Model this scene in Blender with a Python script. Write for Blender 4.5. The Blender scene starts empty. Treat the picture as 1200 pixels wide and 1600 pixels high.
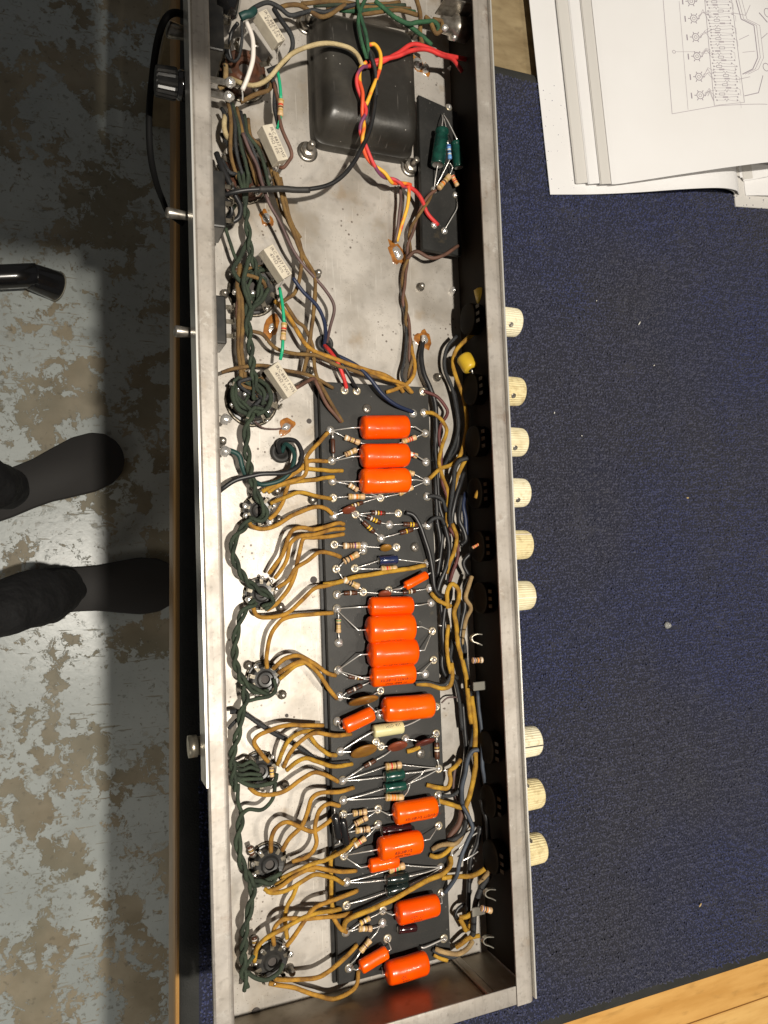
import bpy, bmesh, math, random
import numpy as np
from mathutils import Vector, Matrix, noise

random.seed(7)
SC = bpy.context.scene
COL = SC.collection

# ------------------------------------------------------------------ camera
F = 1200.0
HC = 0.44                       # camera height above the chassis rim (z = 0)
_vy = np.array([-819.0, -22370.0, F]); _vx = np.array([2900.0, -42.0, F])
_ey = _vy / np.linalg.norm(_vy)
_ex = _vx - _ey * _vx.dot(_ey); _ex /= np.linalg.norm(_ex)
_ez = np.cross(_ex, _ey)
RM = np.stack([_ex, _ey, _ez], 1)   # world axes in camera coordinates (x right, y down, z forward)
cam_d = bpy.data.cameras.new('camera'); cam = bpy.data.objects.new('camera', cam_d); COL.objects.link(cam)
_m = Matrix.Identity(4)
for i in range(3):
    _m[i][0] = RM[0, i]; _m[i][1] = -RM[1, i]; _m[i][2] = -RM[2, i]
_m[2][3] = HC
cam.matrix_world = _m
cam_d.sensor_fit = 'HORIZONTAL'; cam_d.sensor_width = 36; cam_d.lens = 36
cam_d.clip_start = 0.01; cam_d.clip_end = 50
SC.camera = cam

def P(px, py, z):
    """pixel of the photograph + real height -> point of the place (metres)"""
    d = RM.T @ np.array([(px - 600) / F, (py - 800) / F, 1.0])
    t = (z - HC) / d[2]
    return Vector((d[0] * t, d[1] * t, z))

# ------------------------------------------------------------------ light
w = bpy.data.worlds.new('World'); SC.world = w; w.use_nodes = True
w.node_tree.nodes['Background'].inputs[0].default_value = (0.95, 0.93, 0.90, 1)
w.node_tree.nodes['Background'].inputs[1].default_value = 0.075
SC.view_settings.view_transform = 'Standard'; SC.view_settings.look = 'None'
SC.view_settings.exposure = 0.0; SC.view_settings.gamma = 1.0
def area(name, loc, target, size, power, color):
    l = bpy.data.lights.new(name, 'AREA'); l.shape = 'DISK'; l.size = size; l.energy = power; l.color = color
    o = bpy.data.objects.new(name, l); COL.objects.link(o); o.location = loc
    o.rotation_euler = (Vector(target) - Vector(loc)).to_track_quat('-Z', 'Y').to_euler()
    return o
area('ceiling_lamp', (0.09, -0.13, 1.60), (0.12, -0.02, -0.1), 0.050, 34.0, (1.0, 0.93, 0.82))
area('room_lamp', (0.80, -0.30, 1.55), (0.2, -0.1, -0.1), 0.16, 6.0, (1.0, 0.90, 0.76))
area('floor_fill', (-1.10, -1.05, 0.02), (0.0, -0.85, -1.1), 0.8, 2.6, (1.0, 0.95, 0.86)).data.spread = math.radians(100)  # added fill without a real source, lifts the bench's shadow on the floor

# ------------------------------------------------------------------ heights
ZF = -0.058                     # chassis plate, inside
ZB = ZF + 0.008                 # circuit board, top
ZM = -0.160                     # carpet mat, top
ZT = -0.170                     # bench top
ZG = -1.10                      # workshop floor
def W(px, py, h):               # h in mm above the chassis plate
    return P(px, py, ZF + h * 0.001)

# ------------------------------------------------------------------ materials
def mat(name, col, rough=.5, metal=0., col2=None, vs=60., vlo=.35, vhi=.65, bump=0., bd=.001, bs=400., coat=0., detail=4., spec=.5, rvar=0.):
    m = bpy.data.materials.new(name); m.use_nodes = True
    nt = m.node_tree; b = nt.nodes['Principled BSDF']
    b.inputs['Base Color'].default_value = (*col, 1); b.inputs['Roughness'].default_value = rough
    b.inputs['Metallic'].default_value = metal; b.inputs['Coat Weight'].default_value = coat
    b.inputs['Coat Roughness'].default_value = .08
    b.inputs['Specular IOR Level'].default_value = spec
    if col2 is not None or bump or rvar:
        geo = nt.nodes.new('ShaderNodeNewGeometry')
    if col2 is not None or rvar:
        n = nt.nodes.new('ShaderNodeTexNoise'); n.inputs['Scale'].default_value = vs; n.inputs['Detail'].default_value = detail
        nt.links.new(geo.outputs['Position'], n.inputs['Vector'])
        r = nt.nodes.new('ShaderNodeValToRGB')
        r.color_ramp.elements[0].position = vlo; r.color_ramp.elements[1].position = vhi
        r.color_ramp.elements[0].color = (*col, 1); r.color_ramp.elements[1].color = (*(col2 or col), 1)
        nt.links.new(n.outputs['Fac'], r.inputs['Fac']); nt.links.new(r.outputs['Color'], b.inputs['Base Color'])
        if rvar:
            mr = nt.nodes.new('ShaderNodeMapRange'); mr.inputs['From Min'].default_value = .3; mr.inputs['From Max'].default_value = .7
            mr.inputs['To Min'].default_value = rough - rvar; mr.inputs['To Max'].default_value = rough + rvar
            nt.links.new(n.outputs['Fac'], mr.inputs['Value']); nt.links.new(mr.outputs['Result'], b.inputs['Roughness'])
    if bump:
        n2 = nt.nodes.new('ShaderNodeTexNoise'); n2.inputs['Scale'].default_value = bs; n2.inputs['Detail'].default_value = 3
        nt.links.new(geo.outputs['Position'], n2.inputs['Vector'])
        bp = nt.nodes.new('ShaderNodeBump'); bp.inputs['Strength'].default_value = bump; bp.inputs['Distance'].default_value = bd
        nt.links.new(n2.outputs['Fac'], bp.inputs['Height']); nt.links.new(bp.outputs['Normal'], b.inputs['Normal'])
    return m

class NT:
    """small helper to layer procedural colours"""
    def __init__(s, m):
        s.nt = m.node_tree; s.b = s.nt.nodes['Principled BSDF']; s.geo = s.nt.nodes.new('ShaderNodeNewGeometry')
    def pos(s, scale=(1, 1, 1), rot=(0, 0, 0), warp=0., wscale=10.):
        mp = s.nt.nodes.new('ShaderNodeMapping'); mp.inputs['Scale'].default_value = scale; mp.inputs['Rotation'].default_value = rot
        s.nt.links.new(s.geo.outputs['Position'], mp.inputs['Vector'])
        if warp:
            n = s.noise(wscale, 3, mp.outputs[0], color=True)
            a = s.nt.nodes.new('ShaderNodeMixRGB'); a.blend_type = 'LINEAR_LIGHT'; a.inputs[0].default_value = warp
            s.nt.links.new(mp.outputs[0], a.inputs[1]); s.nt.links.new(n, a.inputs[2])
            return a.outputs[0]
        return mp.outputs[0]
    def noise(s, scale, detail=4, vec=None, rough=.55, color=False):
        n = s.nt.nodes.new('ShaderNodeTexNoise'); n.inputs['Scale'].default_value = scale; n.inputs['Detail'].default_value = detail
        n.inputs['Roughness'].default_value = rough
        s.nt.links.new(vec or s.geo.outputs['Position'], n.inputs['Vector'])
        return n.outputs['Color' if color else 'Fac']
    def vor(s, scale, vec=None, feature='F1'):
        n = s.nt.nodes.new('ShaderNodeTexVoronoi'); n.inputs['Scale'].default_value = scale; n.feature = feature
        s.nt.links.new(vec or s.geo.outputs['Position'], n.inputs['Vector'])
        return n.outputs['Distance']
    def ramp(s, fac, lo, hi, a=0., b=1.):
        r = s.nt.nodes.new('ShaderNodeMapRange'); r.inputs['From Min'].default_value = lo; r.inputs['From Max'].default_value = hi
        r.inputs['To Min'].default_value = a; r.inputs['To Max'].default_value = b; r.interpolation_type = 'SMOOTHSTEP'
        s.nt.links.new(fac, r.inputs['Value']); return r.outputs['Result']
    def mul(s, a, b, op='MULTIPLY'):
        m = s.nt.nodes.new('ShaderNodeMath'); m.operation = op
        for k, v in enumerate((a, b)):
            if isinstance(v, (int, float)): m.inputs[k].default_value = v
            else: s.nt.links.new(v, m.inputs[k])
        return m.outputs[0]
    def mix(s, fac, a, b):
        m = s.nt.nodes.new('ShaderNodeMixRGB')
        if isinstance(fac, (int, float)): m.inputs[0].default_value = fac
        else: s.nt.links.new(fac, m.inputs[0])
        for k, v in ((1, a), (2, b)):
            if isinstance(v, tuple): m.inputs[k].default_value = (*v, 1)
            else: s.nt.links.new(v, m.inputs[k])
        return m.outputs[0]
    def out(s, sock, name='Base Color'): s.nt.links.new(sock, s.b.inputs[name])
    def bump(s, h, strength=.3, dist=.001):
        bp = s.nt.nodes.new('ShaderNodeBump'); bp.inputs['Strength'].default_value = strength; bp.inputs['Distance'].default_value = dist
        s.nt.links.new(h, bp.inputs['Height']); s.nt.links.new(bp.outputs['Normal'], s.b.inputs['Normal'])

M = {}
# worn zinc plate of the chassis
def steel(name, base, dark, metal, rough, speck=True, streak=False):
    m = mat(name, base, rough, metal); n = NT(m)
    c = n.mix(n.ramp(n.noise(22, 5), .40, .68), base, dark)
    c = n.mix(n.mul(n.ramp(n.noise(170, 5), .52, .75), .30), c, tuple(x * .55 for x in dark))
    c = n.mix(n.mul(n.ramp(n.noise(45, 6), .60, .76), .5), c, (dark[0] * .9, dark[1] * .72, dark[2] * .5))
    if speck:
        dots = n.ramp(n.vor(210), .13, .20, 1, 0)
        keep = n.ramp(n.noise(34, 3), .54, .62)
        c = n.mix(n.mul(n.mul(dots, keep), .8), c, (.07, .045, .03))
        d2 = n.ramp(n.vor(520), .12, .2, 1, 0)
        c = n.mix(n.mul(n.mul(d2, n.ramp(n.noise(70, 3), .45, .6)), .55), c, (.10, .075, .05))
    if streak:
        st = n.noise(1, 5, n.pos((420, 14, 420)))
        c = n.mix(n.mul(n.ramp(st, .50, .75), .30), c, tuple(x * .5 for x in dark))
        c = n.mix(n.mul(n.ramp(n.noise(26, 8, None, .7), .56, .70), .6), c, (.19, .11, .06))
        c = n.mix(n.mul(n.ramp(n.noise(90, 8, None, .75), .56, .64), .5), c, (.56, .54, .50))
        c = n.mix(n.mul(n.ramp(n.noise(300, 4), .56, .72), .35), c, tuple(x * .45 for x in dark))
    if speck:
        stn = n.mul(n.ramp(n.noise(11, 6, n.pos((1, 1, 1), warp=.02, wscale=30), .6), .56, .66), .45)
        c = n.mix(stn, c, (dark[0] * .95, dark[1] * .85, dark[2] * .70))
        scr = n.ramp(n.noise(1, 2, n.pos((900, 30, 900), (0, 0, .5))), .66, .72)
        c = n.mix(n.mul(scr, .35), c, (.75, .72, .66))
    n.out(c)
    rr = n.ramp(n.noise(35, 5), .3, .7, rough - .10, rough + .12); n.out(rr, 'Roughness')
    n.bump(n.noise(300, 4), .10, .0006)
    return m
M['plate'] = steel('zinc_plate', (.52, .485, .44), (.375, .34, .295), .30, .42)
M['rim'] = steel('scuffed_steel', (.45, .415, .375), (.345, .31, .27), .40, .46, speck=False, streak=True)
M['endwall'] = steel('dull_steel', (.36, .32, .26), (.26, .225, .17), .55, .42, speck=False)
M['alu'] = mat('bright_aluminium', (.85, .83, .78), .3, .6)
M['orange'] = mat('orange_epoxy', (.95, .110, .0), .24, 0, (.93, .088, .0), 90, bump=.14, bs=260, coat=.25, spec=.35)
M['orange3'] = mat('orange_epoxy_red', (.93, .092, .0), .27, 0, (.90, .072, .0), 70, bump=.2, bs=200, coat=.2, spec=.35)
M['orange4'] = mat('orange_epoxy_pale', (.95, .125, .002), .22, 0, (.92, .10, .0), 60, bump=.2, bs=330, coat=.3, spec=.35)
M['orange2'] = mat('orange_dip', (.90, .085, .0), .28, 0, (.95, .11, .0), 90, bump=.12, bs=260, coat=.35, spec=.35)
M['board'] = mat('black_fibre', (.021, .021, .020), .50, 0, (.030, .030, .028), 35, bump=.08, bs=900, spec=.32, rvar=.08)
_n = NT(M['board']); _c = _n.mix(_n.ramp(_n.noise(28, 6), .40, .66), (.019, .019, .018), (.032, .031, .029))
_c = _n.mix(_n.mul(_n.ramp(_n.noise(900, 3), .60, .72), .5), _c, (.055, .053, .048))
_c = _n.mix(_n.mul(_n.ramp(_n.vor(160), .05, .09, 1, 0), .6), _c, (.20, .19, .17))
_c = _n.mix(_n.mul(_n.ramp(_n.noise(60, 8, None, .7), .60, .68), .55), _c, (.060, .048, .030))
_n.out(_c)
M['black'] = mat('black_phenolic', (.018, .018, .018), .35, 0, (.035, .033, .03), 150)
M['gloss'] = mat('black_gloss', (.012, .012, .013), .18, 0, coat=.4)
M['brownph'] = mat('brown_phenolic', (.10, .035, .015), .45, 0, (.045, .02, .012), 150)
M['cord'] = mat('cord_black', (.006, .006, .006), .7, spec=.2)
M['rubber'] = mat('rubber', (.022, .021, .02), .6, 0, (.035, .033, .03), 200)
M['trafo'] = mat('black_enamel', (.026, .024, .020), .42, 0, (.060, .055, .045), 38, vlo=.5, vhi=.72, bump=.25, bd=.0015, bs=90, rvar=.10, detail=8)
_n = NT(M['trafo']); _c = _n.mix(_n.ramp(_n.noise(26, 6), .42, .66), (.022, .020, .017), (.046, .042, .035))
_c = _n.mix(_n.mul(_n.ramp(_n.noise(1, 3, _n.pos((500, 40, 60), (0, 0, .9))), .66, .72), .5), _c, (.12, .11, .10))
_c = _n.mix(_n.mul(_n.ramp(_n.vor(130), .04, .07, 1, 0), .8), _c, (.35, .33, .30)); _n.out(_c)
M['solder'] = mat('solder', (.92, .90, .87), .20, .70, (.70, .68, .65), 500, bump=.5, bs=700)
M['tin'] = mat('tinned_wire', (.88, .86, .82), .25, .55)
M['brass'] = mat('tinned_brass', (.74, .68, .56), .28, .65, (.55, .45, .28), 400)
M['steelscrew'] = mat('screw_steel', (.52, .49, .44), .34, .85, (.30, .27, .23), 300)
M['slot'] = mat('dark_slot', (.06, .05, .045), .7)
M['flux'] = mat('amber_flux', (.42, .17, .03), .25, 0, (.20, .075, .02), 260, coat=.6)
M['mustard'] = mat('mustard_cloth', (.50, .255, .030), .78, 0, (.22, .100, .018), 150, vlo=.38, vhi=.68, bump=.8, bs=1500, detail=6)
M['mustard2'] = mat('yellow_cloth', (.55, .31, .025), .72, 0, (.27, .13, .017), 150, vlo=.38, vhi=.68, bump=.8, bs=1500, detail=6)
M['olive'] = mat('olive_brown_cloth', (.23, .135, .040), .8, 0, (.12, .065, .025), 110, bump=.8, bs=1500)
M['tan'] = mat('tan_cloth', (.45, .31, .14), .8, 0, (.28, .18, .08), 110, bump=.8, bs=1500)
M['green'] = mat('dark_green_cloth', (.042, .062, .036), .75, 0, (.024, .034, .022), 120, bump=.8, bs=1500)
M['green2'] = mat('green_cloth', (.035, .13, .055), .75, 0, (.02, .065, .035), 120, bump=.8, bs=1500)
M['teal'] = mat('teal_cover', (.012, .05, .045), .5, 0)
M['sleeve'] = mat('green_sleeve', (.02, .40, .20), .4, 0)
M['kblack'] = mat('black_cover', (.012, .012, .013), .42, 0, (.022, .022, .023), 140)
M['kgrey'] = mat('worn_black_cover', (.032, .034, .036), .6, 0, (.016, .017, .019), 120, bump=.6, bs=1500)
M['navy'] = mat('navy_cover', (.016, .026, .065), .45, 0)
M['slate'] = mat('slate_cover', (.060, .075, .10), .6, 0, (.035, .045, .06), 120)
M['maroon'] = mat('maroon_cover', (.13, .035, .032), .6, 0, (.08, .022, .02), 120)
M['purple'] = mat('purple_brown_cover', (.13, .080, .075), .55, 0, (.085, .05, .045), 120)
M['brown'] = mat('brown_cover', (.16, .075, .05), .65, 0, (.09, .045, .03), 120)
M['red'] = mat('red_cover', (.72, .045, .040), .55, 0, (.52, .03, .03), 150)
M['redyel'] = mat('red_yellow_cover', (.80, .10, .03), .55, 0, (.85, .46, .04), 75, vlo=.47, vhi=.53, detail=1)
M['redpur'] = mat('red_purple_cover', (.70, .06, .06), .55, 0, (.20, .05, .12), 75, vlo=.47, vhi=.53, detail=1)
M['white'] = mat('white_cover', (.82, .76, .70), .45, 0)
M['beige'] = mat('beige_cloth', (.62, .50, .28), .8, 0, (.42, .32, .16), 110, bump=.8, bs=1500)
M['ceramic'] = mat('cement', (.66, .60, .48), .7, 0, (.56, .50, .40), 160, bump=.2, bs=900)
M['print'] = mat('dark_print', (.10, .08, .08), .7)
M['printc'] = mat('maroon_print', (.10, .016, .004), .6)
M['tanbody'] = mat('tan_resistor', (.66, .45, .24), .4, 0, (.58, .38, .19), 200)
M['brownbody'] = mat('brown_resistor', (.085, .030, .015), .35, 0, (.06, .022, .012), 200)
M['bluebody'] = mat('blue_resistor', (.16, .36, .72), .35)
for k, c in dict(b_red=(.60, .03, .02), b_yel=(.75, .48, .03), b_brn=(.13, .05, .02), b_blk=(.02, .02, .02), b_wht=(.75, .70, .62), b_org=(.80, .22, .02),
                 b_vio=(.16, .05, .18), b_gld=(.45, .30, .08), b_grn=(.04, .22, .08), b_blu=(.03, .06, .25)).items():
    M[k] = mat(k, c, .4)
M['ecapgreen'] = mat('green_sleeve_can', (.010, .070, .050), .25, 0, (.006, .035, .028), 240, coat=.3)
M['ecapblack'] = mat('black_sleeve_can', (.012, .020, .018), .2, 0, coat=.4)
M['ecapblue'] = mat('blue_sleeve_can', (.012, .020, .07), .25, 0, (.02, .03, .09), 200, coat=.3)
M['cangrey'] = mat('grey_end', (.25, .24, .22), .5)
M['yelcap'] = mat('yellow_film', (.72, .48, .03), .4, 0, (.60, .38, .03), 120, coat=.2)
M['cream'] = mat('cream_film', (.68, .64, .34), .4, 0, coat=.3)
M['ochre'] = mat('ochre_disc', (.33, .155, .022), .45, 0, (.24, .105, .018), 120, coat=.2)
M['rust'] = mat('rust_disc', (.26, .06, .025), .5, 0, (.18, .042, .02), 120, coat=.2)
M['darkred'] = mat('dark_red_disc', (.115, .022, .014), .45, 0, coat=.2)
M['maroonblk'] = mat('maroon_black', (.030, .008, .010), .15, 0, coat=.6)
M['knob2'] = mat('cream_plastic_yellowed', (.72, .62, .36), .45, 0, (.46, .35, .17), 260, vlo=.48, vhi=.78, detail=8)
M['knob3'] = mat('cream_plastic_pale', (.80, .74, .54), .40, 0, (.56, .47, .28), 320, vlo=.52, vhi=.8, detail=8)
M['knob'] = mat('cream_plastic', (.76, .69, .47), .42, 0, (.58, .48, .28), 140, vlo=.45, vhi=.8)
M['jewel'] = mat('nickel', (.55, .50, .40), .3, .9, (.40, .36, .28), 120)
M['potshaded'] = mat('pot_can_shaded', (.005, .0035, .002), .7, 0, (.009, .006, .003), 90, spec=.1)  # shade beneath the front rim put into the cans' near-black colour
M['lugdark'] = mat('tarnished_lug', (.20, .175, .14), .4, .8, (.08, .07, .05), 400)
M['potlug'] = mat('dark_pot_lug', (.05, .04, .028), .5, .6)  # very dark metal for the pot lugs
M['wallshade'] = mat('wall_shade_brown', (.010, .006, .003), .7, 0, (.018, .011, .005), 40, spec=.2)  # near-black brown holding the shade under the front rim
M['goldjack'] = mat('jack_spring', (.62, .60, .52), .3, .85)

# ------------------------------------------------------------------ mesh helpers
WL = {}
def link(name, me, loc, parent=None, label=None, rot=None, scale=None):
    o = bpy.data.objects.new(name, me); COL.objects.link(o)
    loc = Vector(loc); WL[o] = loc
    if parent is not None:
        o.parent = parent; o.location = loc - WL[parent]
    else:
        o.location = loc
    if rot is not None: o.rotation_euler = rot
    if scale is not None: o.scale = scale if not isinstance(scale, (int, float)) else (scale,) * 3
    if label: o['label'] = label
    return o
def mesh(name, vs, fs, mats, mi=None, smooth=True, center=None):
    me = bpy.data.meshes.new(name)
    me.from_pydata([tuple(v) for v in vs], [], fs)
    for m in (mats if isinstance(mats, (list, tuple)) else [mats]): me.materials.append(m)
    if mi: me.polygons.foreach_set('material_index', mi)
    if smooth: me.polygons.foreach_set('use_smooth', [True] * len(me.polygons))
    me.update(); return me
def add(name, vs, fs, mats, parent=None, mi=None, smooth=True, label=None):
    vs = [Vector(v) for v in vs]
    lo = Vector((min(v[k] for v in vs) for k in range(3))); hi = Vector((max(v[k] for v in vs) for k in range(3)))
    c = (lo + hi) / 2
    return link(name, mesh(name, [v - c for v in vs], fs, mats, mi, smooth), c, parent, label)
def tag(o, label, cat=None, group=None, kind=None):
    if label: o['label'] = label
    if cat: o['category'] = cat
    if group: o['group'] = group
    if kind: o['kind'] = kind
    return o
def empty(name, loc):
    o = bpy.data.objects.new(name, None); COL.objects.link(o); o.location = loc; WL[o] = Vector(loc); o.empty_display_size = .01; return o

def crom(pts, k=6):
    pts = [Vector(p) for p in pts]
    if len(pts) < 3: return pts
    q = [pts[0] * 2 - pts[1]] + pts + [pts[-1] * 2 - pts[-2]]; out = []
    for i in range(1, len(q) - 2):
        a, b, c, d = q[i - 1:i + 3]
        for j in range(k):
            t = j / k
            out.append(.5 * ((2 * b) + (c - a) * t + (2 * a - 5 * b + 4 * c - d) * t * t + (3 * b - a - 3 * c + d) * t ** 3))
    out.append(pts[-1]); return out
def frames(pts):
    n = len(pts); ts = []
    for i in range(n):
        t = (pts[min(i + 1, n - 1)] - pts[max(i - 1, 0)])
        ts.append(t.normalized() if t.length > 1e-9 else Vector((1, 0, 0)))
    u = ts[0].orthogonal().normalized(); fr = []
    for t in ts:
        u = u - t * u.dot(t)
        u = u.normalized() if u.length > 1e-9 else t.orthogonal().normalized()
        fr.append((t, u, t.cross(u)))
    return fr
def sweep(pts, r, n=8):
    pts = [Vector(p) for p in pts]; fr = frames(pts); vs = []; fs = []
    rr = r if callable(r) else (lambda t: r)
    for i, (p, (t, u, v)) in enumerate(zip(pts, fr)):
        q = rr(i / max(1, len(pts) - 1))
        for k in range(n):
            a = 2 * math.pi * k / n
            vs.append(p + (u * math.cos(a) + v * math.sin(a)) * q)
    for i in range(len(pts) - 1):
        for k in range(n):
            fs.append((i * n + k, i * n + (k + 1) % n, (i + 1) * n + (k + 1) % n, (i + 1) * n + k))
    fs.append(tuple(range(n - 1, -1, -1))); fs.append(tuple((len(pts) - 1) * n + k for k in range(n)))
    return vs, fs
def lathe(A, B, prof, n=16, flat=1.0, wob=0., up=None):
    """prof: list of (distance along A->B, radius[, material index of the band that follows])"""
    A = Vector(A); B = Vector(B); t = (B - A).normalized()
    u = Vector((0, 0, 1)) if up is None else Vector(up)
    u = u - t * u.dot(t)
    u = u.normalized() if u.length > 1e-5 else t.orthogonal().normalized()
    v = t.cross(u); vs = []; fs = []; mi = []
    ph = random.random() * 50
    for i, pr in enumerate(prof):
        for k in range(n):
            a = 2 * math.pi * k / n; r = pr[1]
            p = A + t * pr[0] + (u * math.cos(a) * flat + v * math.sin(a)) * r
            if wob: p += (p - A - t * pr[0]) * wob * noise.noise(p * 90 + Vector((ph, 0, 0)))
            vs.append(p)
    for i in range(len(prof) - 1):
        for k in range(n):
            fs.append((i * n + k, i * n + (k + 1) % n, (i + 1) * n + (k + 1) % n, (i + 1) * n + k))
            mi.append(prof[i][2] if len(prof[i]) > 2 else 0)
    if prof[0][1] > 1e-6: fs.append(tuple(range(n - 1, -1, -1))); mi.append(mi[0])
    if prof[-1][1] > 1e-6: fs.append(tuple((len(prof) - 1) * n + k for k in range(n))); mi.append(mi[-1] if len(prof[-1]) < 3 else prof[-1][2])
    return vs, fs, mi
def boxv(lo, hi):
    x0, y0, z0 = lo; x1, y1, z1 = hi
    vs = [(x0, y0, z0), (x1, y0, z0), (x1, y1, z0), (x0, y1, z0), (x0, y0, z1), (x1, y0, z1), (x1, y1, z1), (x0, y1, z1)]
    fs = [(3, 2, 1, 0), (4, 5, 6, 7), (0, 1, 5, 4), (1, 2, 6, 5), (2, 3, 7, 6), (3, 0, 4, 7)]
    return vs, fs
def bevel(name, vs, fs, width, seg, m, parent=None, label=None, smooth=True):
    bm = bmesh.new(); bv = [bm.verts.new(v) for v in vs]
    for f in fs: bm.faces.new([bv[i] for i in f])
    bmesh.ops.recalc_face_normals(bm, faces=bm.faces)
    bmesh.ops.bevel(bm, geom=bm.edges[:], offset=width, segments=seg, profile=.5, affect='EDGES', clamp_overlap=True)
    V = [v.co.copy() for v in bm.verts]; bm.verts.index_update(); Fc = [tuple(v.index for v in f.verts) for f in bm.faces]; bm.free()
    return add(name, V, Fc, m, parent, smooth=smooth, label=label)
def bbox(name, lo, hi, m, parent=None, bev=.0006, seg=1, label=None, smooth=False):
    return bevel(name, *boxv(lo, hi), bev, seg, m, parent, label, smooth)
def merge(parts):
    vs = []; fs = []
    for a, b in parts:
        o = len(vs); vs += list(a); fs += [tuple(i + o for i in f) for f in b]
    return vs, fs
def prism(poly, z0, z1):
    n = len(poly)
    vs = [(x, y, z0) for x, y in poly] + [(x, y, z1) for x, y in poly]
    fs = [tuple(range(n - 1, -1, -1)), tuple(range(n, 2 * n))] + [(i, (i + 1) % n, n + (i + 1) % n, n + i) for i in range(n)]
    return vs, fs
_tc = {}
def textmesh(s):
    if s not in _tc:
        cu = bpy.data.curves.new('lettering', 'FONT'); cu.body = s; cu.size = 1; cu.align_x = 'CENTER'; cu.align_y = 'CENTER'; cu.resolution_u = 1
        o = bpy.data.objects.new('lettering', cu); COL.objects.link(o)
        me = bpy.data.meshes.new_from_object(o.evaluated_get(bpy.context.evaluated_depsgraph_get()))
        _tc[s] = ([v.co.copy() for v in me.vertices], [tuple(p.vertices) for p in me.polygons])
        bpy.data.objects.remove(o); bpy.data.meshes.remove(me)
    return _tc[s]

# ================================================================== the setting
m = mat('painted_concrete', (.35, .37, .37), .42); n = NT(m)
v1 = n.pos((1, 1, 1), warp=.022, wscale=26)
patch = n.ramp(n.noise(8.5, 12, v1, .72), .512, .526)
keep = n.ramp(n.noise(34, 10, v1, .72), .40, .43)
chips = n.ramp(n.noise(38, 10, v1, .72), .570, .585)
big = n.ramp(n.noise(3.0, 4), .42, .58)
scr = n.ramp(n.noise(1, 4, n.pos((14, 150, 14), (0, 0, .7))), .66, .69)
scr2 = n.ramp(n.noise(1, 4, n.pos((14, 150, 14), (0, 0, -.9))), .68, .71)
fac = n.mul(patch, keep)
fac = n.mul(fac, n.mul(chips, big), 'MAXIMUM')
fac = n.mul(fac, n.mul(n.mul(scr, scr2, 'MAXIMUM'), .8), 'MAXIMUM')
conc = n.mix(n.ramp(n.noise(10, 8), .3, .7), (.25, .21, .14), (.40, .345, .25))
conc = n.mix(n.mul(n.ramp(n.noise(4, 4), .45, .65), .5), conc, (.20, .20, .15))
paint = n.mix(n.ramp(n.noise(5, 8), .35, .7), (.50, .54, .525), (.39, .425, .415))
paint = n.mix(n.mul(n.ramp(n.noise(140, 6), .60, .68), .5), paint, (.20, .19, .14))
c = n.mix(fac, paint, conc)
dirt = n.ramp(n.noise(70, 8), .60, .66)
n.out(n.mix(n.mul(dirt, .45), c, (.14, .125, .09)))
n.out(n.ramp(fac, 0, 1, .30, .55), 'Roughness')
n.bump(n.mul(n.mul(fac, -1.0), n.mul(n.noise(90, 4), .25), 'ADD'), .5, .0015)
fl = add('floor', [(-6, -6, ZG), (6, -6, ZG), (6, 6, ZG), (-6, 6, ZG)], [(0, 1, 2, 3)], m, smooth=False); tag(fl, None, kind='structure')

# bench: a wooden top whose long edge runs just left of the chassis
def woodmat(name, a, b, sc):
    m = mat(name, a, .38); n = NT(m)
    g = n.noise(1, 6, n.pos(sc), .6)
    c = n.mix(n.ramp(g, .35, .68), a, b)
    c = n.mix(n.mul(n.ramp(n.noise(1, 3, n.pos((sc[0] * 4, sc[1] * 2, 40))), .55, .75), .4), c, tuple(x * .55 for x in b))
    n.out(c); n.bump(g, .12, .0006)
    return m
M['wood'] = woodmat('varnished_wood', (.74, .42, .13), (.60, .31, .08), (9, 60, 9))
M['wood2'] = woodmat('varnished_wood_pale', (.80, .49, .17), (.66, .37, .11), (9, 60, 9))
M['woodold'] = woodmat('worn_wood', (.36, .28, .16), (.22, .16, .085), (14, 40, 9))
M['edge'] = woodmat('edge_wood', (.46, .25, .072), (.33, .17, .045), (30, 5, 30))
bench = empty('workbench', (0.6, 0.0, ZG))
tag(bench, 'wooden workbench with a plain timber edge under the blue carpet mat', 'workbench')
xl = lambda y: 0.0780 + 0.0225 * (y - 0.03)        # the front edge, slightly out of square with the chassis
ys = [-.95, -.78, -.70, -.60, -.515, -.43]
random.seed(3)
yb = -1.05; k = 0
while yb < 1.0:                                     # boards of the bench top run away from the edge
    wd = random.choice([.085, .11, .095]); y1 = min(yb + wd, 1.0)
    poly = [(xl(yb) + .013, yb + .0006), (1.5, yb + .0006), (1.5, y1 - .0006), (xl(y1) + .013, y1 - .0006)]
    mm = M['woodold'] if yb > .25 else random.choice([M['wood'], M['wood2'], M['wood']])
    bevel('board', *prism(poly, ZT - .03, ZT - random.random() * .0003), .0008, 1, mm, bench, smooth=False)
    yb = y1; k += 1
poly = [(xl(-1.05), -1.05), (xl(-1.05) + .0125, -1.05), (xl(1.0) + .0125, 1.0), (xl(1.0), 1.0)]
bevel('edge_strip', *prism(poly, ZT - .04, ZT + .0012), .002, 2, M['edge'], bench)
for lx, ly in ((.16, -.95), (.16, .9), (1.4, -.95), (1.4, .9)):
    bbox('leg', (lx, ly - .035, ZG + .001), (lx + .07, ly + .035, ZT - .031), M['woodold'], bench, .003)
bbox('apron', (.15, -.9, ZT - .13), (.175, .86, ZT - .031), M['woodold'], bench, .002)

# unseen board added over the aisle, only to throw shade on the far floor
sh = bbox('shade_board', (-1.0, .128, .60), (.093, .62, .622), M['woodold'], None, .002)
tag(sh, 'unseen wooden board added above the aisle to shade the floor', 'shade_board')

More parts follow.
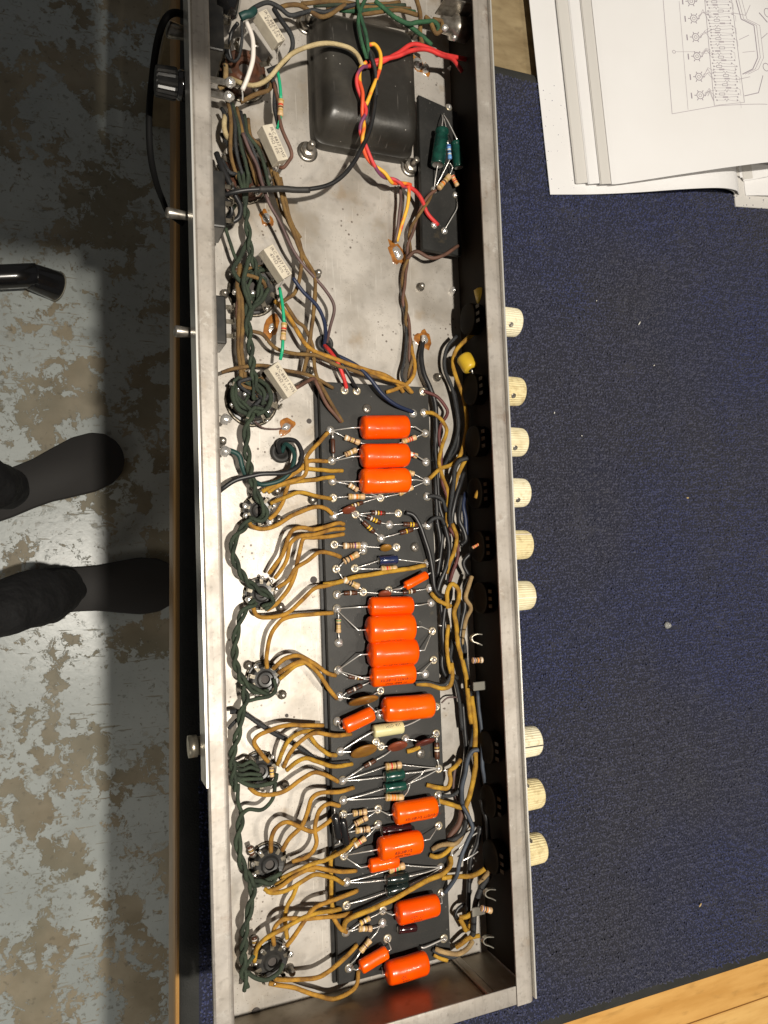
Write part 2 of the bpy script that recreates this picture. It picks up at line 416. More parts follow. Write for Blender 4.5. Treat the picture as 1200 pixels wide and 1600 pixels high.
# carpet mat: body with rolled edges + real pile
m = mat('carpet_backing', (.014, .016, .035), .95); n = NT(m)
c = n.mix(n.ramp(n.noise(5, 5), .42, .62), (.014, .017, .040), (.019, .020, .032))
c = n.mix(n.mul(n.ramp(n.noise(900, 3), .45, .65), .7), c, (.008, .009, .018))
c = n.mix(n.mul(n.ramp(n.noise(30, 5), .58, .7), .35), c, (.05, .05, .062))
n.out(c); n.bump(n.noise(700, 3), .8, .0015); M['carpet'] = m; n.b.inputs['Sheen Weight'].default_value = .15
X0m = lambda y: xl(y) + .0028
Y0m, Y1m, X1m = -.430, .4590, 1.2
# cross-section rings from the inside of the sheet outwards over a rolled edge
def mat_ring(off, z):
    return [Vector((X0m(Y0m) + off, Y0m + off, z)), Vector((X1m - off, Y0m + off, z)), Vector((X1m - off, Y1m - off, z)), Vector((X0m(Y1m) + off, Y1m - off, z))]
rings = []
for a in range(0, 91, 15):
    t = math.radians(a); R = .0135; Rz = ZM - ZT - .0005
    rings.append(mat_ring(R * (1 - math.sin(t)), ZT + .0004 + Rz * math.cos(t)))
vs = []; fs = []
for r in rings: vs += r
for i in range(len(rings) - 1):
    for q in range(4): fs.append((i * 4 + q, (i + 1) * 4 + q, (i + 1) * 4 + (q + 1) % 4, i * 4 + (q + 1) % 4))
roll_v, roll_f = list(vs), list(fs)
carpet = add('carpet_mat', [v_ for v_ in rings[0]], [(0, 1, 2, 3)], M['carpet']); tag(carpet, 'dark navy blue carpet mat covering the bench under the amplifier', 'carpet mat')
add('edge_binding', roll_v, roll_f, mat('binding_tape', (.020, .021, .019), .85, 0, (.030, .030, .028), 40, bump=.6, bs=700), carpet, label='dark rolled edge of the mat')
# pile: short looped tufts
rng = np.random.default_rng(5)
sx, sy = .0022, .0027
gx, gy = np.meshgrid(np.arange(.075, .74, sx), np.arange(Y0m + .003, Y1m - .003, sy))
gx = gx.ravel() + rng.normal(0, .0006, gx.size); gy = gy.ravel() + rng.normal(0, .00045, gy.size)
x0 = .0780 + .0225 * (gy - .03) + .0045
edge = np.minimum(np.minimum(gx - x0, gy - Y0m), Y1m - gy)
ok = (edge > .0125) & ~((gx > .135) & (gx < .30) & (gy > -.25) & (gy < .44)) & ~((gx > .47) & (gy > .385))
gx, gy, edge = gx[ok], gy[ok], edge[ok]
rr = .0135
e = np.clip((rr - edge) / rr, 0, 1)
gz = ZM - (ZM - ZT - .0005) * (1 - np.sqrt(1 - e * e)) - .0008
N = gx.size
th = rng.uniform(0, 2 * np.pi, N); hgt = rng.uniform(.0010, .0034, N) * (1 + .45 * np.sin(gy * 2 * np.pi / .0081 + 3 * np.sin(gx * 40) + 2 * np.sin(gx * 97 + gy * 30))); rad = rng.uniform(.0010, .0017, N)
lx, ly = rng.normal(0, .0009, N), rng.normal(0, .0009, N)
V = np.zeros((N, 7, 3))
for k in range(3):
    a = th + k * 2 * np.pi / 3
    V[:, k, 0] = gx + np.cos(a) * rad; V[:, k, 1] = gy + np.sin(a) * rad; V[:, k, 2] = gz
    V[:, 3 + k, 0] = gx + np.cos(a + .5) * rad * .8 + lx * .6; V[:, 3 + k, 1] = gy + np.sin(a + .5) * rad * .8 + ly * .6; V[:, 3 + k, 2] = gz + hgt * .65
V[:, 6, 0] = gx + lx; V[:, 6, 1] = gy + ly; V[:, 6, 2] = gz + hgt
base = np.array([[0, 1, 4], [0, 4, 3], [1, 2, 5], [1, 5, 4], [2, 0, 3], [2, 3, 5], [3, 4, 6], [4, 5, 6], [5, 3, 6]])
Fi = (base[None] + (np.arange(N) * 7)[:, None, None]).reshape(-1, 3)
me = bpy.data.meshes.new('pile')
V = V.reshape(-1, 3) - np.array(WL[carpet])
me.vertices.add(len(V)); me.vertices.foreach_set('co', V.ravel())
me.loops.add(Fi.size); me.loops.foreach_set('vertex_index', Fi.ravel().astype(np.int32))
me.polygons.add(len(Fi)); me.polygons.foreach_set('loop_start', np.arange(0, Fi.size, 3, dtype=np.int32))
me.polygons.foreach_set('use_smooth', np.ones(len(Fi), dtype=bool))
m = mat('carpet_pile', (.02, .024, .06), .9); n = NT(m)
c = n.mix(n.ramp(n.noise(4.5, 5), .40, .62), (.040, .051, .140), (.056, .060, .105))
c = n.mix(n.mul(n.ramp(n.noise(420, 2), .52, .75), .6), c, (.085, .095, .18))
c = n.mix(n.mul(n.ramp(n.noise(360, 2, n.pos((1, 1.6, 1), (0, 0, .6))), .52, .68), .75), c, (.009, .010, .022))
c = n.mix(n.mul(n.ramp(n.noise(7, 6), .46, .70), .40), c, (.058, .058, .070))
n.out(c); n.b.inputs['Sheen Weight'].default_value = .08; n.b.inputs['Sheen Roughness'].default_value = .5
me.materials.append(m); me.update(); me.validate()
pile = link('pile', me, WL[carpet], carpet); pile['kind'] = 'stuff'

# ================================================================== the manual
paper = mat('paper', (.85, .845, .85), .75, 0, (.82, .81, .81), 12, bump=.03, bs=300)
paper2 = mat('paper_grey', (.66, .64, .61), .75)
ink = mat('grey_ink', (.46, .42, .46), .8); ink2 = mat('dark_ink', (.34, .30, .35), .8)
book = empty('open_manual', P(1000, 200, ZM + .001))
tag(book, 'thick white open manual showing a wiring diagram, lying on the carpet', 'manual')
O = P(857, 306, ZM); UP = (P(824, 0, ZM) - O).normalized(); RT = Vector((UP.y, -UP.x, 0))
# a leaf is a path of (s to the right, z above the carpet) carried along the page height t
def dens(path, k=7):
    path = [(a_ if a_ < .1 else .1 + (a_ - .1) * 1.36, b_) for a_, b_ in path]
    q = crom([Vector((a_, 0, b_)) for a_, b_ in path], k); return [(v_.x, v_.z) for v_ in q]
def sheet(name, path, t0, t1, m, thick=.0006, skew=0., label=None):
    pth = dens(path); n_ = len(pth); vs = []; fs = []
    for i, (s, z) in enumerate(pth):
        a_ = pth[max(i - 1, 0)]; b_ = pth[min(i + 1, n_ - 1)]; dx, dz = b_[0] - a_[0], b_[1] - a_[1]; L_ = math.hypot(dx, dz); nx, nz = -dz / L_, dx / L_
        tt = t0 + skew * (s - pth[0][0])
        for (t, k_) in ((tt, 0), (t1, 0), (t1, -thick), (tt, -thick)):
            p = O + RT * (s + nx * k_) + UP * t; vs.append(Vector((p.x, p.y, ZM + z + nz * k_)))
    for i in range(n_ - 1):
        for q in range(4): fs.append((i * 4 + q, i * 4 + (q + 1) % 4, i * 4 + 4 + (q + 1) % 4, i * 4 + 4 + q))
    fs.append((3, 2, 1, 0)); fs.append(tuple((n_ - 1) * 4 + q for q in range(4)))
    return add(name, vs, fs, m, book, smooth=False, label=label)
sheet('page', [(0, .0030), (.05, .0040), (.10, .0085), (.14, .0165), (.172, .0200), (.194, .0150), (.207, .0040)], 0, .33, paper, .0006, skew=.075)
sheet('page', [(.004, .0022), (.05, .0030), (.10, .0072), (.14, .0148), (.172, .0180), (.191, .0130), (.204, .0030)], .001, .33, paper2, .0005, skew=.075)
base = [(.03, .0062), (.08, .0150), (.13, .0290), (.170, .0405), (.205, .0475), (.232, .0460), (.246, .0350), (.240, .0200), (.225, .0090), (.211, .0044)]
for i in range(8):                                   # the fanned stack of leaves above it
    g = (7 - i) / 7
    path = [(s - .010 * g * max(0, (s - .17) / .086), max(.0045 + .0003 * i, z - .0130 * g * min(1, max(0, (s - .03) / .14)) * (1 if s > .1 else .7))) for s, z in base]
    s0 = .0290 + [0, .0004, .0008, .0120, .0124, .0128, .0240, .0246][i]
    z0 = path[0][1] + (path[1][1] - path[0][1]) * (s0 - .03) / .05
    path[0] = (s0, z0 + .0004 * i)
    sheet('page', path, .0118 - .0003 * i, .33, paper if i in (3, 4, 5) else paper2, .0007, skew=.125)
topath = [(s + .0006, z + .0011) for s, z in base]; topath[0] = (.0650, .0145)
TPD = [q for q in dens(topath, 7)]
top = sheet('page', topath, .0100, .33, paper, .0004, skew=.125, label='top page printed with a wiring diagram')
def bzt(s):                                          # height of the top page left of its fold
    for (a_, za), (b_, zb) in zip(TPD, TPD[1:]):
        if b_ < a_: break
        if s <= b_: return za + (zb - za) * (s - a_) / (b_ - a_)
    return .0486
# other half of the book and its cover
for i in range(5):
    g = 4 - i
    sheet('page', [(.214, .0040), (.226, .0075 - .0008 * g), (.245, .0105 - .0016 * g), (.29, .0125 - .0018 * g), (.42, .011 - .0016 * g)], .020 - .0004 * i, .33, paper if i != 1 else paper2, .0010)
cv = [(x_, y_, z_) for z_ in (0, .0022) for x_, y_ in ((.240, .006), (.43, .010), (.43, .33), (.240, .33))]
bevel('cover', [O + RT * p[0] + UP * p[1] + Vector((0, 0, p[2] + .0006)) for p in cv], [(3, 2, 1, 0), (4, 5, 6, 7), (0, 1, 5, 4), (1, 2, 6, 5), (2, 3, 7, 6), (3, 0, 4, 7)], .0005, 1, paper2, book, smooth=False)
# the printed diagram (flat ink on the top page)
def on_page(s, t): 
    p = O + RT * s + UP * t; return Vector((p.x, p.y, ZM + bzt(s) + .00015))
ink_parts = {0: [], 1: []}
def stroke(pts, wd=.0005, which=0):
    for (a, b) in zip(pts, pts[1:]):
        L = math.hypot(b[0] - a[0], b[1] - a[1]); k = max(1, int(L / .008))
        dx, dy = (b[0] - a[0]) / max(L, 1e-6), (b[1] - a[1]) / max(L, 1e-6)
        vs = []; fs = []
        for i in range(k + 1):
            s = a[0] + (b[0] - a[0]) * i / k; t = a[1] + (b[1] - a[1]) * i / k
            vs += [on_page(s - dy * wd / 2, t + dx * wd / 2), on_page(s + dy * wd / 2, t - dx * wd / 2)]
        for i in range(k): fs.append((2 * i, 2 * i + 1, 2 * i + 3, 2 * i + 2))
        ink_parts[which].append((vs, fs))
def pg(px, py):                                     # pixel -> page coordinates
    z = ZM + .03
    for _ in range(12):
        q = P(px, py, z) - O; s = q.dot(RT); t = q.dot(UP); z = ZM + bzt(max(.066, min(.30, s)))
    return s, t
def line(*px, wd=.0005, which=0): stroke([pg(*p) for p in px], wd, which)
line((1036, 0), (1050, 178), (1125, 165), (1199, 163), wd=.0006)
line((1061, 2), (1075, 172), wd=.0004); line((1101, 0), (1116, 165), wd=.0005, which=1); line((1143, 0), (1163, 160), wd=.0005, which=1)
line((1101, 0), (1143, 0), wd=.0004); line((1116, 165), (1163, 160), wd=.0005)
def ring(cx, cy, r, wd=.0005, which=0, n=12):
    c = pg(cx, cy); R = r * .00052
    stroke([(c[0] + R * math.cos(2 * math.pi * i / n), c[1] + R * math.sin(2 * math.pi * i / n)) for i in range(n + 1)], wd, which)
random.seed(11)
for (cx, cy) in ((1084, 29), (1087, 58), (1089, 88), (1092, 120), (1094, 149), (1080, 2)):
    ring(cx, cy, 7, .0007, 1); ring(cx, cy, 3, .0006)
    for a in range(6):
        q = a * 1.05; line((cx + 6 * math.cos(q), cy + 6 * math.sin(q)), (cx + 9 * math.cos(q), cy + 9 * math.sin(q)), wd=.0008, which=1)
    for j in range(4):
        y2 = cy + random.uniform(-14, 10)
        line((cx + 7, cy - 4 + 2 * j), (cx + 14, cy - 9 + random.uniform(-6, 4)), (1103 + cy * .08 + random.uniform(0, 8), y2), wd=.0004)
    line((cx - 14, cy - 4), (cx - 13, cy + 5), wd=.0012, which=1)
ring(1053, 81, 3, .0006); line((1056, 81), (1085, 81), (1105, 84), wd=.0004)
for j in range(33):                                  # the dense component board: rows of small symbols
    y = 3 + j * 4.8; xo = 1102 + y * .09
    a = xo + random.uniform(2, 5); b = xo + random.uniform(32, 40); m_ = xo + random.uniform(12, 24)
    line((a, y), (m_ - 4, y), wd=.0003, which=j % 2); line((m_ + 4, y), (b, y + random.uniform(-2, 2)), wd=.0003, which=j % 2)
    if j % 3 == 0: line((m_ - 4, y - 1.6), (m_ + 4, y - 1.6), (m_ + 4, y + 1.6), (m_ - 4, y + 1.6), (m_ - 4, y - 1.6), wd=.0005, which=1)
    elif j % 3 == 1: line((m_ - 4, y), (m_ + 4, y), wd=.0016, which=0)
    else: line((m_ - 4, y), (m_ - 2, y - 2), (m_, y + 2), (m_ + 2, y - 2), (m_ + 4, y), wd=.0004, which=1)
    ring(a, y, 1.2, .0005, 1, 6); ring(b, y, 1.2, .0005, 1, 6)
    if j % 4 == 0: line((b, y), (b + 5, y + 3), (b + 6, y + 12), wd=.0003)
for (dx, wdd) in ((0, .0010), (4, .0006), (9, .0005)):
    line((1150 + dx, 0), (1158 + dx, 30), (1178 + dx, 40), (1184 + dx, 90), (1176 + dx, 108), (1160 + dx, 116), wd=wdd, which=1 if dx == 0 else 0)
line((1143, 20), (1165, 24), (1172, 8), wd=.0006); line((1155, 62), (1170, 55), wd=.0006); line((1160, 82), (1180, 80), wd=.0005)
line((1186, 20), (1199, 35), wd=.0012, which=1); line((1190, 60), (1199, 52), wd=.0008); ring(1197, 105, 8, .0007, 1); ring(1199, 20, 9, .0007, 1)
line((1163, 150), (1185, 145), (1192, 118), wd=.0008, which=1); line((1150, 125), (1172, 120), wd=.0006); line((1110, 140), (1106, 150), wd=.0006)
add('printed_lines', *merge(ink_parts[0]), ink, top, smooth=False); add('printed_diagram', *merge(ink_parts[1]), ink2, top, smooth=False)

# ================================================================== small things on the carpet
glass = mat('clear_plastic', (.75, .75, .72), .12, 0, coat=.8); glass.node_tree.nodes['Principled BSDF'].inputs['Transmission Weight'].default_value = .6
p = P(1042, 977, ZM + .002)
v, f, mi = lathe(p, p + Vector((0, 0, .006)), [(0, .0034), (.001, .0036), (.002, .0030), (.004, .0022), (.0052, .0008)], 14)
o = add('plastic_bead', v, f, glass); tag(o, 'small clear round plastic bead lying alone on the blue carpet', 'bead')
def crumb(px, py, L, wd, ang, m, label, cat, group=None):
    p = P(px, py, ZM + .0022); a = math.radians(ang); d = Vector((math.cos(a), math.sin(a), 0)) * L / 2
    v, f = sweep(crom([p - d, p + Vector((0, 0, .0003)), p + d], 2), lambda t: wd * (.6 + .4 * math.sin(math.pi * t)), 6)
    o = add('crumb' if cat == 'crumb' else 'wire_clipping', v, f, m); tag(o, label, cat, group)
wcr = mat('white_crumb', (.8, .78, .72), .6); tcr = mat('tan_crumb', (.55, .40, .18), .7)
crumb(1094, 1414, .0042, .0008, 45, tcr, 'short pale wire clipping on the carpet at lower right', 'clipping')
crumb(1074, 778, .0034, .0009, 5, tcr, 'single tan crumb on the carpet right of the amplifier', 'crumb')
crumb(999, 505, .0045, .0006, 55, wcr, 'thin white sliver on the carpet above the other specks', 'sliver')
for q, which in (((932, 470), 'highest of the four'), ((1022, 571), 'farthest right of the four'), ((909, 681), 'lowest of the four'), ((866, 645), 'nearest the cream knobs')):
    crumb(*q, random.uniform(.0012, .0022), .0005, random.uniform(0, 180), wcr, 'tiny white speck on the blue carpet, ' + which, 'crumb', 'white specks on the carpet')

# ================================================================== person on the left (boots and legs)
cloth = mat('black_trousers', (.006, .006, .007), .85, 0, (.012, .012, .013), 20, bump=1., bd=.008, bs=38)
leather = mat('black_leather', (.0045, .0043, .0045), .30, 0, (.010, .0095, .010), 30, bump=.6, bd=.003, bs=120, rvar=.10, spec=.6)
solem = mat('boot_sole', (.030, .028, .027), .7)
def boot(toe, heel, parent):
    toe = Vector(toe); heel = Vector(heel); ax = (toe - heel); L = ax.length; ax.normalize(); sd = Vector((-ax.y, ax.x, 0))
    secs = [(0, .030, .060, .0), (.06, .036, .085, .0), (.2, .038, .105, .0), (.34, .037, .110, .0), (.46, .038, .092, .0), (.6, .044, .072, .0), (.74, .049, .060, .0), (.86, .046, .055, .0), (.94, .036, .048, .0), (.985, .020, .036, .002), (1.0, .006, .022, .006)]
    n = 30; vs = []; fs = []; secs0 = secs
    dn = crom([Vector((a_, b_, c_)) for a_, b_, c_, d_ in secs], 5); secs = [(q_.x, q_.y, q_.z, 0 if q_.x < .98 else .004) for q_ in dn]
    for (s, hw, hh, z0) in secs:
        for k in range(n):
            a = 2 * math.pi * k / n; cx = math.cos(a); cz = math.sin(a)
            ex = .62 if cz < 0 else .9
            hw2 = hw * .90 * (1 + .035 * math.sin(s * 38) * (1 if .35 < s < .68 else 0)); hh2 = hh * (1 + .05 * math.sin(s * 60) * (1 if .35 < s < .62 else 0))
            x = math.copysign(abs(cx) ** ex, cx) * hw2; z = (math.copysign(abs(cz) ** (.55 if cz < 0 else 1), cz) + 1) / 2 * hh2 + .014 + z0
            pt = heel + ax * (s * L) + sd * x + Vector((0, 0, ZG + z))
            if .02 < s < .97:
                cr = math.exp(-((s - .50) / .13) ** 2)
                pt += Vector((0, 0, 1)) * cr * .0060 * noise.noise(Vector((s * 34 + x * 40, x * 30, L * 50))) + (sd * math.copysign(1, x) + Vector((0, 0, 1))) * .0035 * noise.noise(pt * 38)
            vs.append(pt)
    for i in range(len(secs) - 1):
        for k in range(n): fs.append((i * n + k, i * n + (k + 1) % n, (i + 1) * n + (k + 1) % n, (i + 1) * n + k))
    fs.append(tuple(range(n - 1, -1, -1))); fs.append(tuple((len(secs) - 1) * n + k for k in range(n)))
    b = add('boot', vs, fs, leather, parent, label='black leather boot')
    # sole outline a little proud of the upper
    out = []
    for (s, hw, hh, z0) in secs0: out.append((s, hw * 1.10))
    poly = [heel + ax * (s * L * 1.012) + sd * q for s, q in out] + [heel + ax * (s * L * 1.012) - sd * q for s, q in reversed(out)]
    poly = [(q.x, q.y) for q in poly]
    bevel('sole', *prism(poly, ZG + .0005, ZG + .021), .003, 1, solem, b)
    cap = heel + ax * L * .62
    v, f = sweep(crom([heel + ax * L * .60 - sd * .047 + Vector((0, 0, ZG + .030)), heel + ax * L * .57 + Vector((0, 0, ZG + .094)), heel + ax * L * .60 + sd * .047 + Vector((0, 0, ZG + .030))], 6), .0030, 6)
    add('toe_seam', v, f, solem, b)
    for q_ in (.30, .335, .37):
        v, f = sweep(crom([heel + ax * L * q_ - sd * .036 + Vector((0, 0, ZG + .060)), heel + ax * L * q_ - sd * .020 + Vector((0, 0, ZG + .112)), heel + ax * L * q_ + sd * .020 + Vector((0, 0, ZG + .112)), heel + ax * L * q_ + sd * .036 + Vector((0, 0, ZG + .060))], 5), .0065, 8)
        add('strap', v, f, leather, b)
    for q_ in (.36, .42, .48, .54):
        hz = .106 - max(0, q_ - .36) * .22
        v, f = sweep(crom([heel + ax * L * q_ - sd * .020 + Vector((0, 0, ZG + hz - .012)), heel + ax * L * (q_ + .012) + Vector((0, 0, ZG + hz + .012)), heel + ax * L * (q_ + .03) + sd * .020 + Vector((0, 0, ZG + hz - .014))], 5), .0021, 6)
        add('lace', v, f, cloth, b)
toe1, heel1 = P(187, 706, ZG), P(-60, 800, ZG)
toe2, heel2 = P(275, 912, ZG), P(30, 925, ZG)
def fit(t, h, L): d = (t - h).normalized(); return t, t - d * L
toe1, heel1 = fit(toe1, heel1, .275); toe2, heel2 = fit(toe2, heel2, .27)
def leg_pts(heel, toe, knee, hip):
    an = heel + (toe - heel) * .26
    return [an + Vector((0, 0, .060)), an + Vector((0, 0, .13)), an + Vector((-.02, 0, .25)), knee + Vector((0, 0, -.12)), knee, knee + (hip - knee) * .5, hip]
kn1, hp1 = Vector((-.31, .10, -.62)), Vector((-.50, .08, -.22))
kn2, hp2 = Vector((-.29, -.11, -.62)), Vector((-.50, -.10, -.22))
pel = Vector((-.52, -.01, -.14))
me = bpy.data.meshes.new('person'); vv = []; ee = []; rad = []
def chain(pts, rs, first=None):
    idx = []
    for q, r_ in zip(pts, rs): vv.append(tuple(q)); rad.append(r_); idx.append(len(vv) - 1)
    for a, b in zip(idx, idx[1:]): ee.append((a, b))
    return idx
vv.append(tuple(pel)); rad.append(.125)
R = [.036, .038, .043, .050, .058, .072, .090]
for heel, toe, kn, hp in ((heel1, toe1, kn1, hp1), (heel2, toe2, kn2, hp2)):
    ix = chain(leg_pts(heel, toe, kn, hp), R); ee.append((0, ix[-1]))
ix = chain([pel + Vector((-.02, 0, .12)), pel + Vector((-.03, 0, .24))], [.12, .125]); ee.append((0, ix[0]))
me.from_pydata(vv, ee, [])
tmp = bpy.data.objects.new('person', me); COL.objects.link(tmp)
sk = tmp.modifiers.new('skin', 'SKIN'); ss = tmp.modifiers.new('sub', 'SUBSURF'); ss.levels = 3; ss.render_levels = 3
lay = me.skin_vertices[0].data
for i, r_ in enumerate(rad): lay[i].radius = (r_, r_)
lay[0].use_root = True
bpy.context.view_layer.update()
ev = tmp.evaluated_get(bpy.context.evaluated_depsgraph_get()); m2 = bpy.data.meshes.new_from_object(ev)
pv = [v.co.copy() for v in m2.vertices]; pf = [tuple(p_.vertices) for p_ in m2.polygons]
bpy.data.objects.remove(tmp)
pv = [q + Vector((noise.noise(q * 9), noise.noise(q * 9 + Vector((9, 0, 0))), noise.noise(q * 9 + Vector((0, 9, 0))))) * .010 + Vector((noise.noise(Vector((q.x * 22, q.y * 22, q.z * 34))), noise.noise(Vector((q.x * 22 + 7, q.y * 22, q.z * 34))), noise.noise(Vector((q.x * 30, q.y * 22 + 5, q.z * 20))))) * .0075 for q in pv]
person = add('person', pv, pf, cloth); tag(person, 'person in black trousers and black boots standing at the bench', 'person')
boot(toe1, heel1, person); boot(toe2, heel2, person)

# ================================================================== black tube end of a stool on the floor
tubem = mat('black_steel_tube', (.010, .010, .011), .25, 0, coat=.5)
st = empty('stool_foot', P(0, 435, ZG)); tag(st, 'black tubular stool foot with an angled end cap on the floor', 'stool foot')
a, b = P(-400, 452, ZG + .05), P(58, 430, ZG + .05)
v, f = sweep(crom([a, (a + b) / 2, b], 6), .0215, 20); add('tube', v, f, tubem, st)
c0, c1 = P(46, 431, ZG + .048), P(88, 447, ZG + .016)
d = (c1 - c0).normalized(); L = (c1 - c0).length
v, f, mi = lathe(c0, c1, [(0, .0225), (.004, .0240), (L * .9, .0275), (L, .0275), (L + .001, .0245), (L - .012, .0225)], 22); add('end_cap', v, f, tubem, st)
v, f, mi = lathe(c1 - d * .001, c1 + d * .0008, [(0, .0284), (.002, .0284)], 22); add('rim_ring', v, f, mat('worn_ring', (.3, .28, .22), .5), st)
q = P(78, 452, ZG); v, f, mi = lathe(Vector((q.x, q.y, ZG + .0005)), Vector((q.x, q.y, ZG + .03)), [(0, .014), (.016, .014), (.024, .010)], 14); add('foot_pad', v, f, M['rubber'], st)
q = P(-300, 452, ZG); v, f, mi = lathe(Vector((q.x, q.y, ZG + .0005)), Vector((q.x, q.y, ZG + .03)), [(0, .014), (.028, .014)], 14); add('foot_pad', v, f, M['rubber'], st)

# ================================================================== the amplifier chassis
AMP = empty('amplifier_chassis', (0.175, 0.04, ZM + .001))
tag(AMP, 'open steel amplifier chassis filled with orange capacitors and cloth-covered wiring', 'amplifier')
XL, XR = .0825, .2740              # inner faces of the back and front walls
YB, YT = -.2860, .430              # end walls
TH = .0012
add('base_plate', *boxv((XL - TH, YB - TH, ZF - TH), (XR + TH, YT + TH, ZF)), M['plate'], AMP, smooth=False, label='worn zinc base plate with rust specks')
def extrude(name, prof, y0, y1, m, label=None, ny=1):
    """closed profile in x,z swept along y"""
    n_ = len(prof); vs = []; fs = []
    for i in range(ny + 1):
        y = y0 + (y1 - y0) * i / ny
        vs += [(x, y, z) for x, z in prof]
    for i in range(ny):
        for q in range(n_): fs.append((i * n_ + q, i * n_ + (q + 1) % n_, (i + 1) * n_ + (q + 1) % n_, (i + 1) * n_ + q))
    fs.append(tuple(range(n_ - 1, -1, -1))); fs.append(tuple(ny * n_ + q for q in range(n_)))
    o = add(name, vs, fs, m, AMP, smooth=False, label=label); return o
def bend(cx, cz, r, a0, a1, k=5): return [(cx + r * math.cos(math.radians(a0 + (a1 - a0) * i / k)), cz + r * math.sin(math.radians(a0 + (a1 - a0) * i / k))) for i in range(k + 1)]
r0 = .0042
pr = [(.2622, -.0012), (.2622, 0.0)] + bend(XR + TH - r0, -r0, r0, 90, 0) + [(XR + TH, ZF), (XR, ZF)] + list(reversed(bend(XR + TH - r0, -r0, r0 - TH, 90, 0)))
extrude('front_wall', pr, YB - .006, YT + .006, M['rim'], 'scuffed steel front wall with folded rim')
r1 = .003
pr = [(XL, ZF), (XL, -r1)] + bend(XL - r1 + 0, -r1, r1, 0, 90)[1:] + [(.0722, 0), (.0711, -.0011), (.0711, -.004), (.0722, -.004), (.0722, -TH)] + [(XL - r1, -TH)] + bend(XL - r1, -r1, r1 - TH, 90, 0)[1:] + [(XL - TH, ZF)]
extrude('back_wall', pr, YB - .006, YT + .006, M['rim'], 'scuffed steel back wall with folded rim')
extrude('trim_strip', [(.0698, -.018), (.0698, .0006), (.0709, .0006), (.0709, -.018)], P(322, 1232, 0).y, YT + .004, M['alu'], 'bright aluminium strip along the back rim')
extrude('faceplate', [(XR + TH + .0003, ZF + .002), (XR + TH + .0003, .0004), (XR + TH + .0013, .0004), (XR + TH + .0013, ZF + .002)], YB - .0045, YT + .004, M['alu'], 'thin light faceplate along the knob side')
bbox('wall_shade', (XR - .0006, YB + .001, ZF + .0008), (XR - .00005, YT - .001, -.0035), M['wallshade'], AMP, .0001, label='dark brown sheet painting the shade on the front wall')  # added sheet, its colour stands in for the rim's shade on the steel
# end walls with inward rims
def endwall(y, s):
    bbox('end_wall', (XL + .0005, min(y, y + s * TH), ZF + .0003), (XR - .0005, max(y, y + s * TH), -.0016), M['endwall'], AMP, .0003, label='dull steel end wall' )
    vs, fs = boxv((XL + .001, min(y - s * .0065, y + s * .0050), -.0014), (.2618, max(y - s * .0065, y + s * .0050), -.0002))
    bevel('end_rim', vs, fs, .0004, 2, M['rim'], AMP)
endwall(YB, -1); endwall(YT, 1)
# folded seam on the near end wall
a = P(712, 1497, ZF + .002)
bbox('seam', (a.x - .0030, YB + .0002, ZF + .0004), (a.x + .0030, YB + .0030, -.0030), M['endwall'], AMP, .0012, 2)
p = P(400, 1582, ZF + .0004); v, f, mi = lathe(p, p + Vector((0, 0, .0003)), [(0, .0030), (.0003, .0030)], 14); add('hole', v, f, M['slot'], AMP, smooth=False)

# ---- transformer that stands through the plate (its lower half and a second one carry the chassis)
def trafo():
    x0, x1, y0, y1 = .1605, .2362, .2835, .3770
    zs = [(ZF + .0002, 0, 0), (ZF + .0075, 0, 0), (ZF + .0080, .0004, .0004), (ZF + .0082, .0012, .0016), (ZF + .0130, .0016, .0026), (ZF + .0190, .0026, .0056), (ZF + .0235, .0042, .0095), (ZF + .0262, .0066, .0135), (ZF + .0272, .0090, .0175), (ZF + .0275, .0115, .0220)]
    vs = []; fs = []; n_ = 44
    for z, ix, iy in zs:
        cx, cy = (x0 + x1) / 2, (y0 + y1) / 2; hx, hy = (x1 - x0) / 2 - ix, (y1 - y0) / 2 - iy
        for k in range(n_):
            a = 2 * math.pi * (k + .5) / n_; e = .17
            vs.append((cx + math.copysign(abs(math.cos(a)) ** e, math.cos(a)) * hx, cy + math.copysign(abs(math.sin(a)) ** e, math.sin(a)) * hy, z))
    for i in range(len(zs) - 1):
        for k in range(n_): fs.append((i * n_ + k, i * n_ + (k + 1) % n_, (i + 1) * n_ + (k + 1) % n_, (i + 1) * n_ + k))
    fs.append(tuple((len(zs) - 1) * n_ + k for k in range(n_)))
    o = add('transformer', vs, fs, M['trafo'], AMP, label='black enamelled transformer cover')
    bbox('core', (x0 + .002, y0 - .004, ZM + .0012), (x1 - .002, y1 + .004, ZF - TH - .0002), M['trafo'], o, .004, 2)
    z = ZF + .0272
trafo()
bbox('transformer', (.150, -.255, ZM + .0012), (.225, -.175, ZF - TH - .0002), M['trafo'], AMP, .004, 2, label='black transformer under the chassis')
bbox('transformer', (.150, .06, ZM + .0012), (.215, .13, ZF - TH - .0002), M['trafo'], AMP, .004, 2, label='black transformer under the chassis')

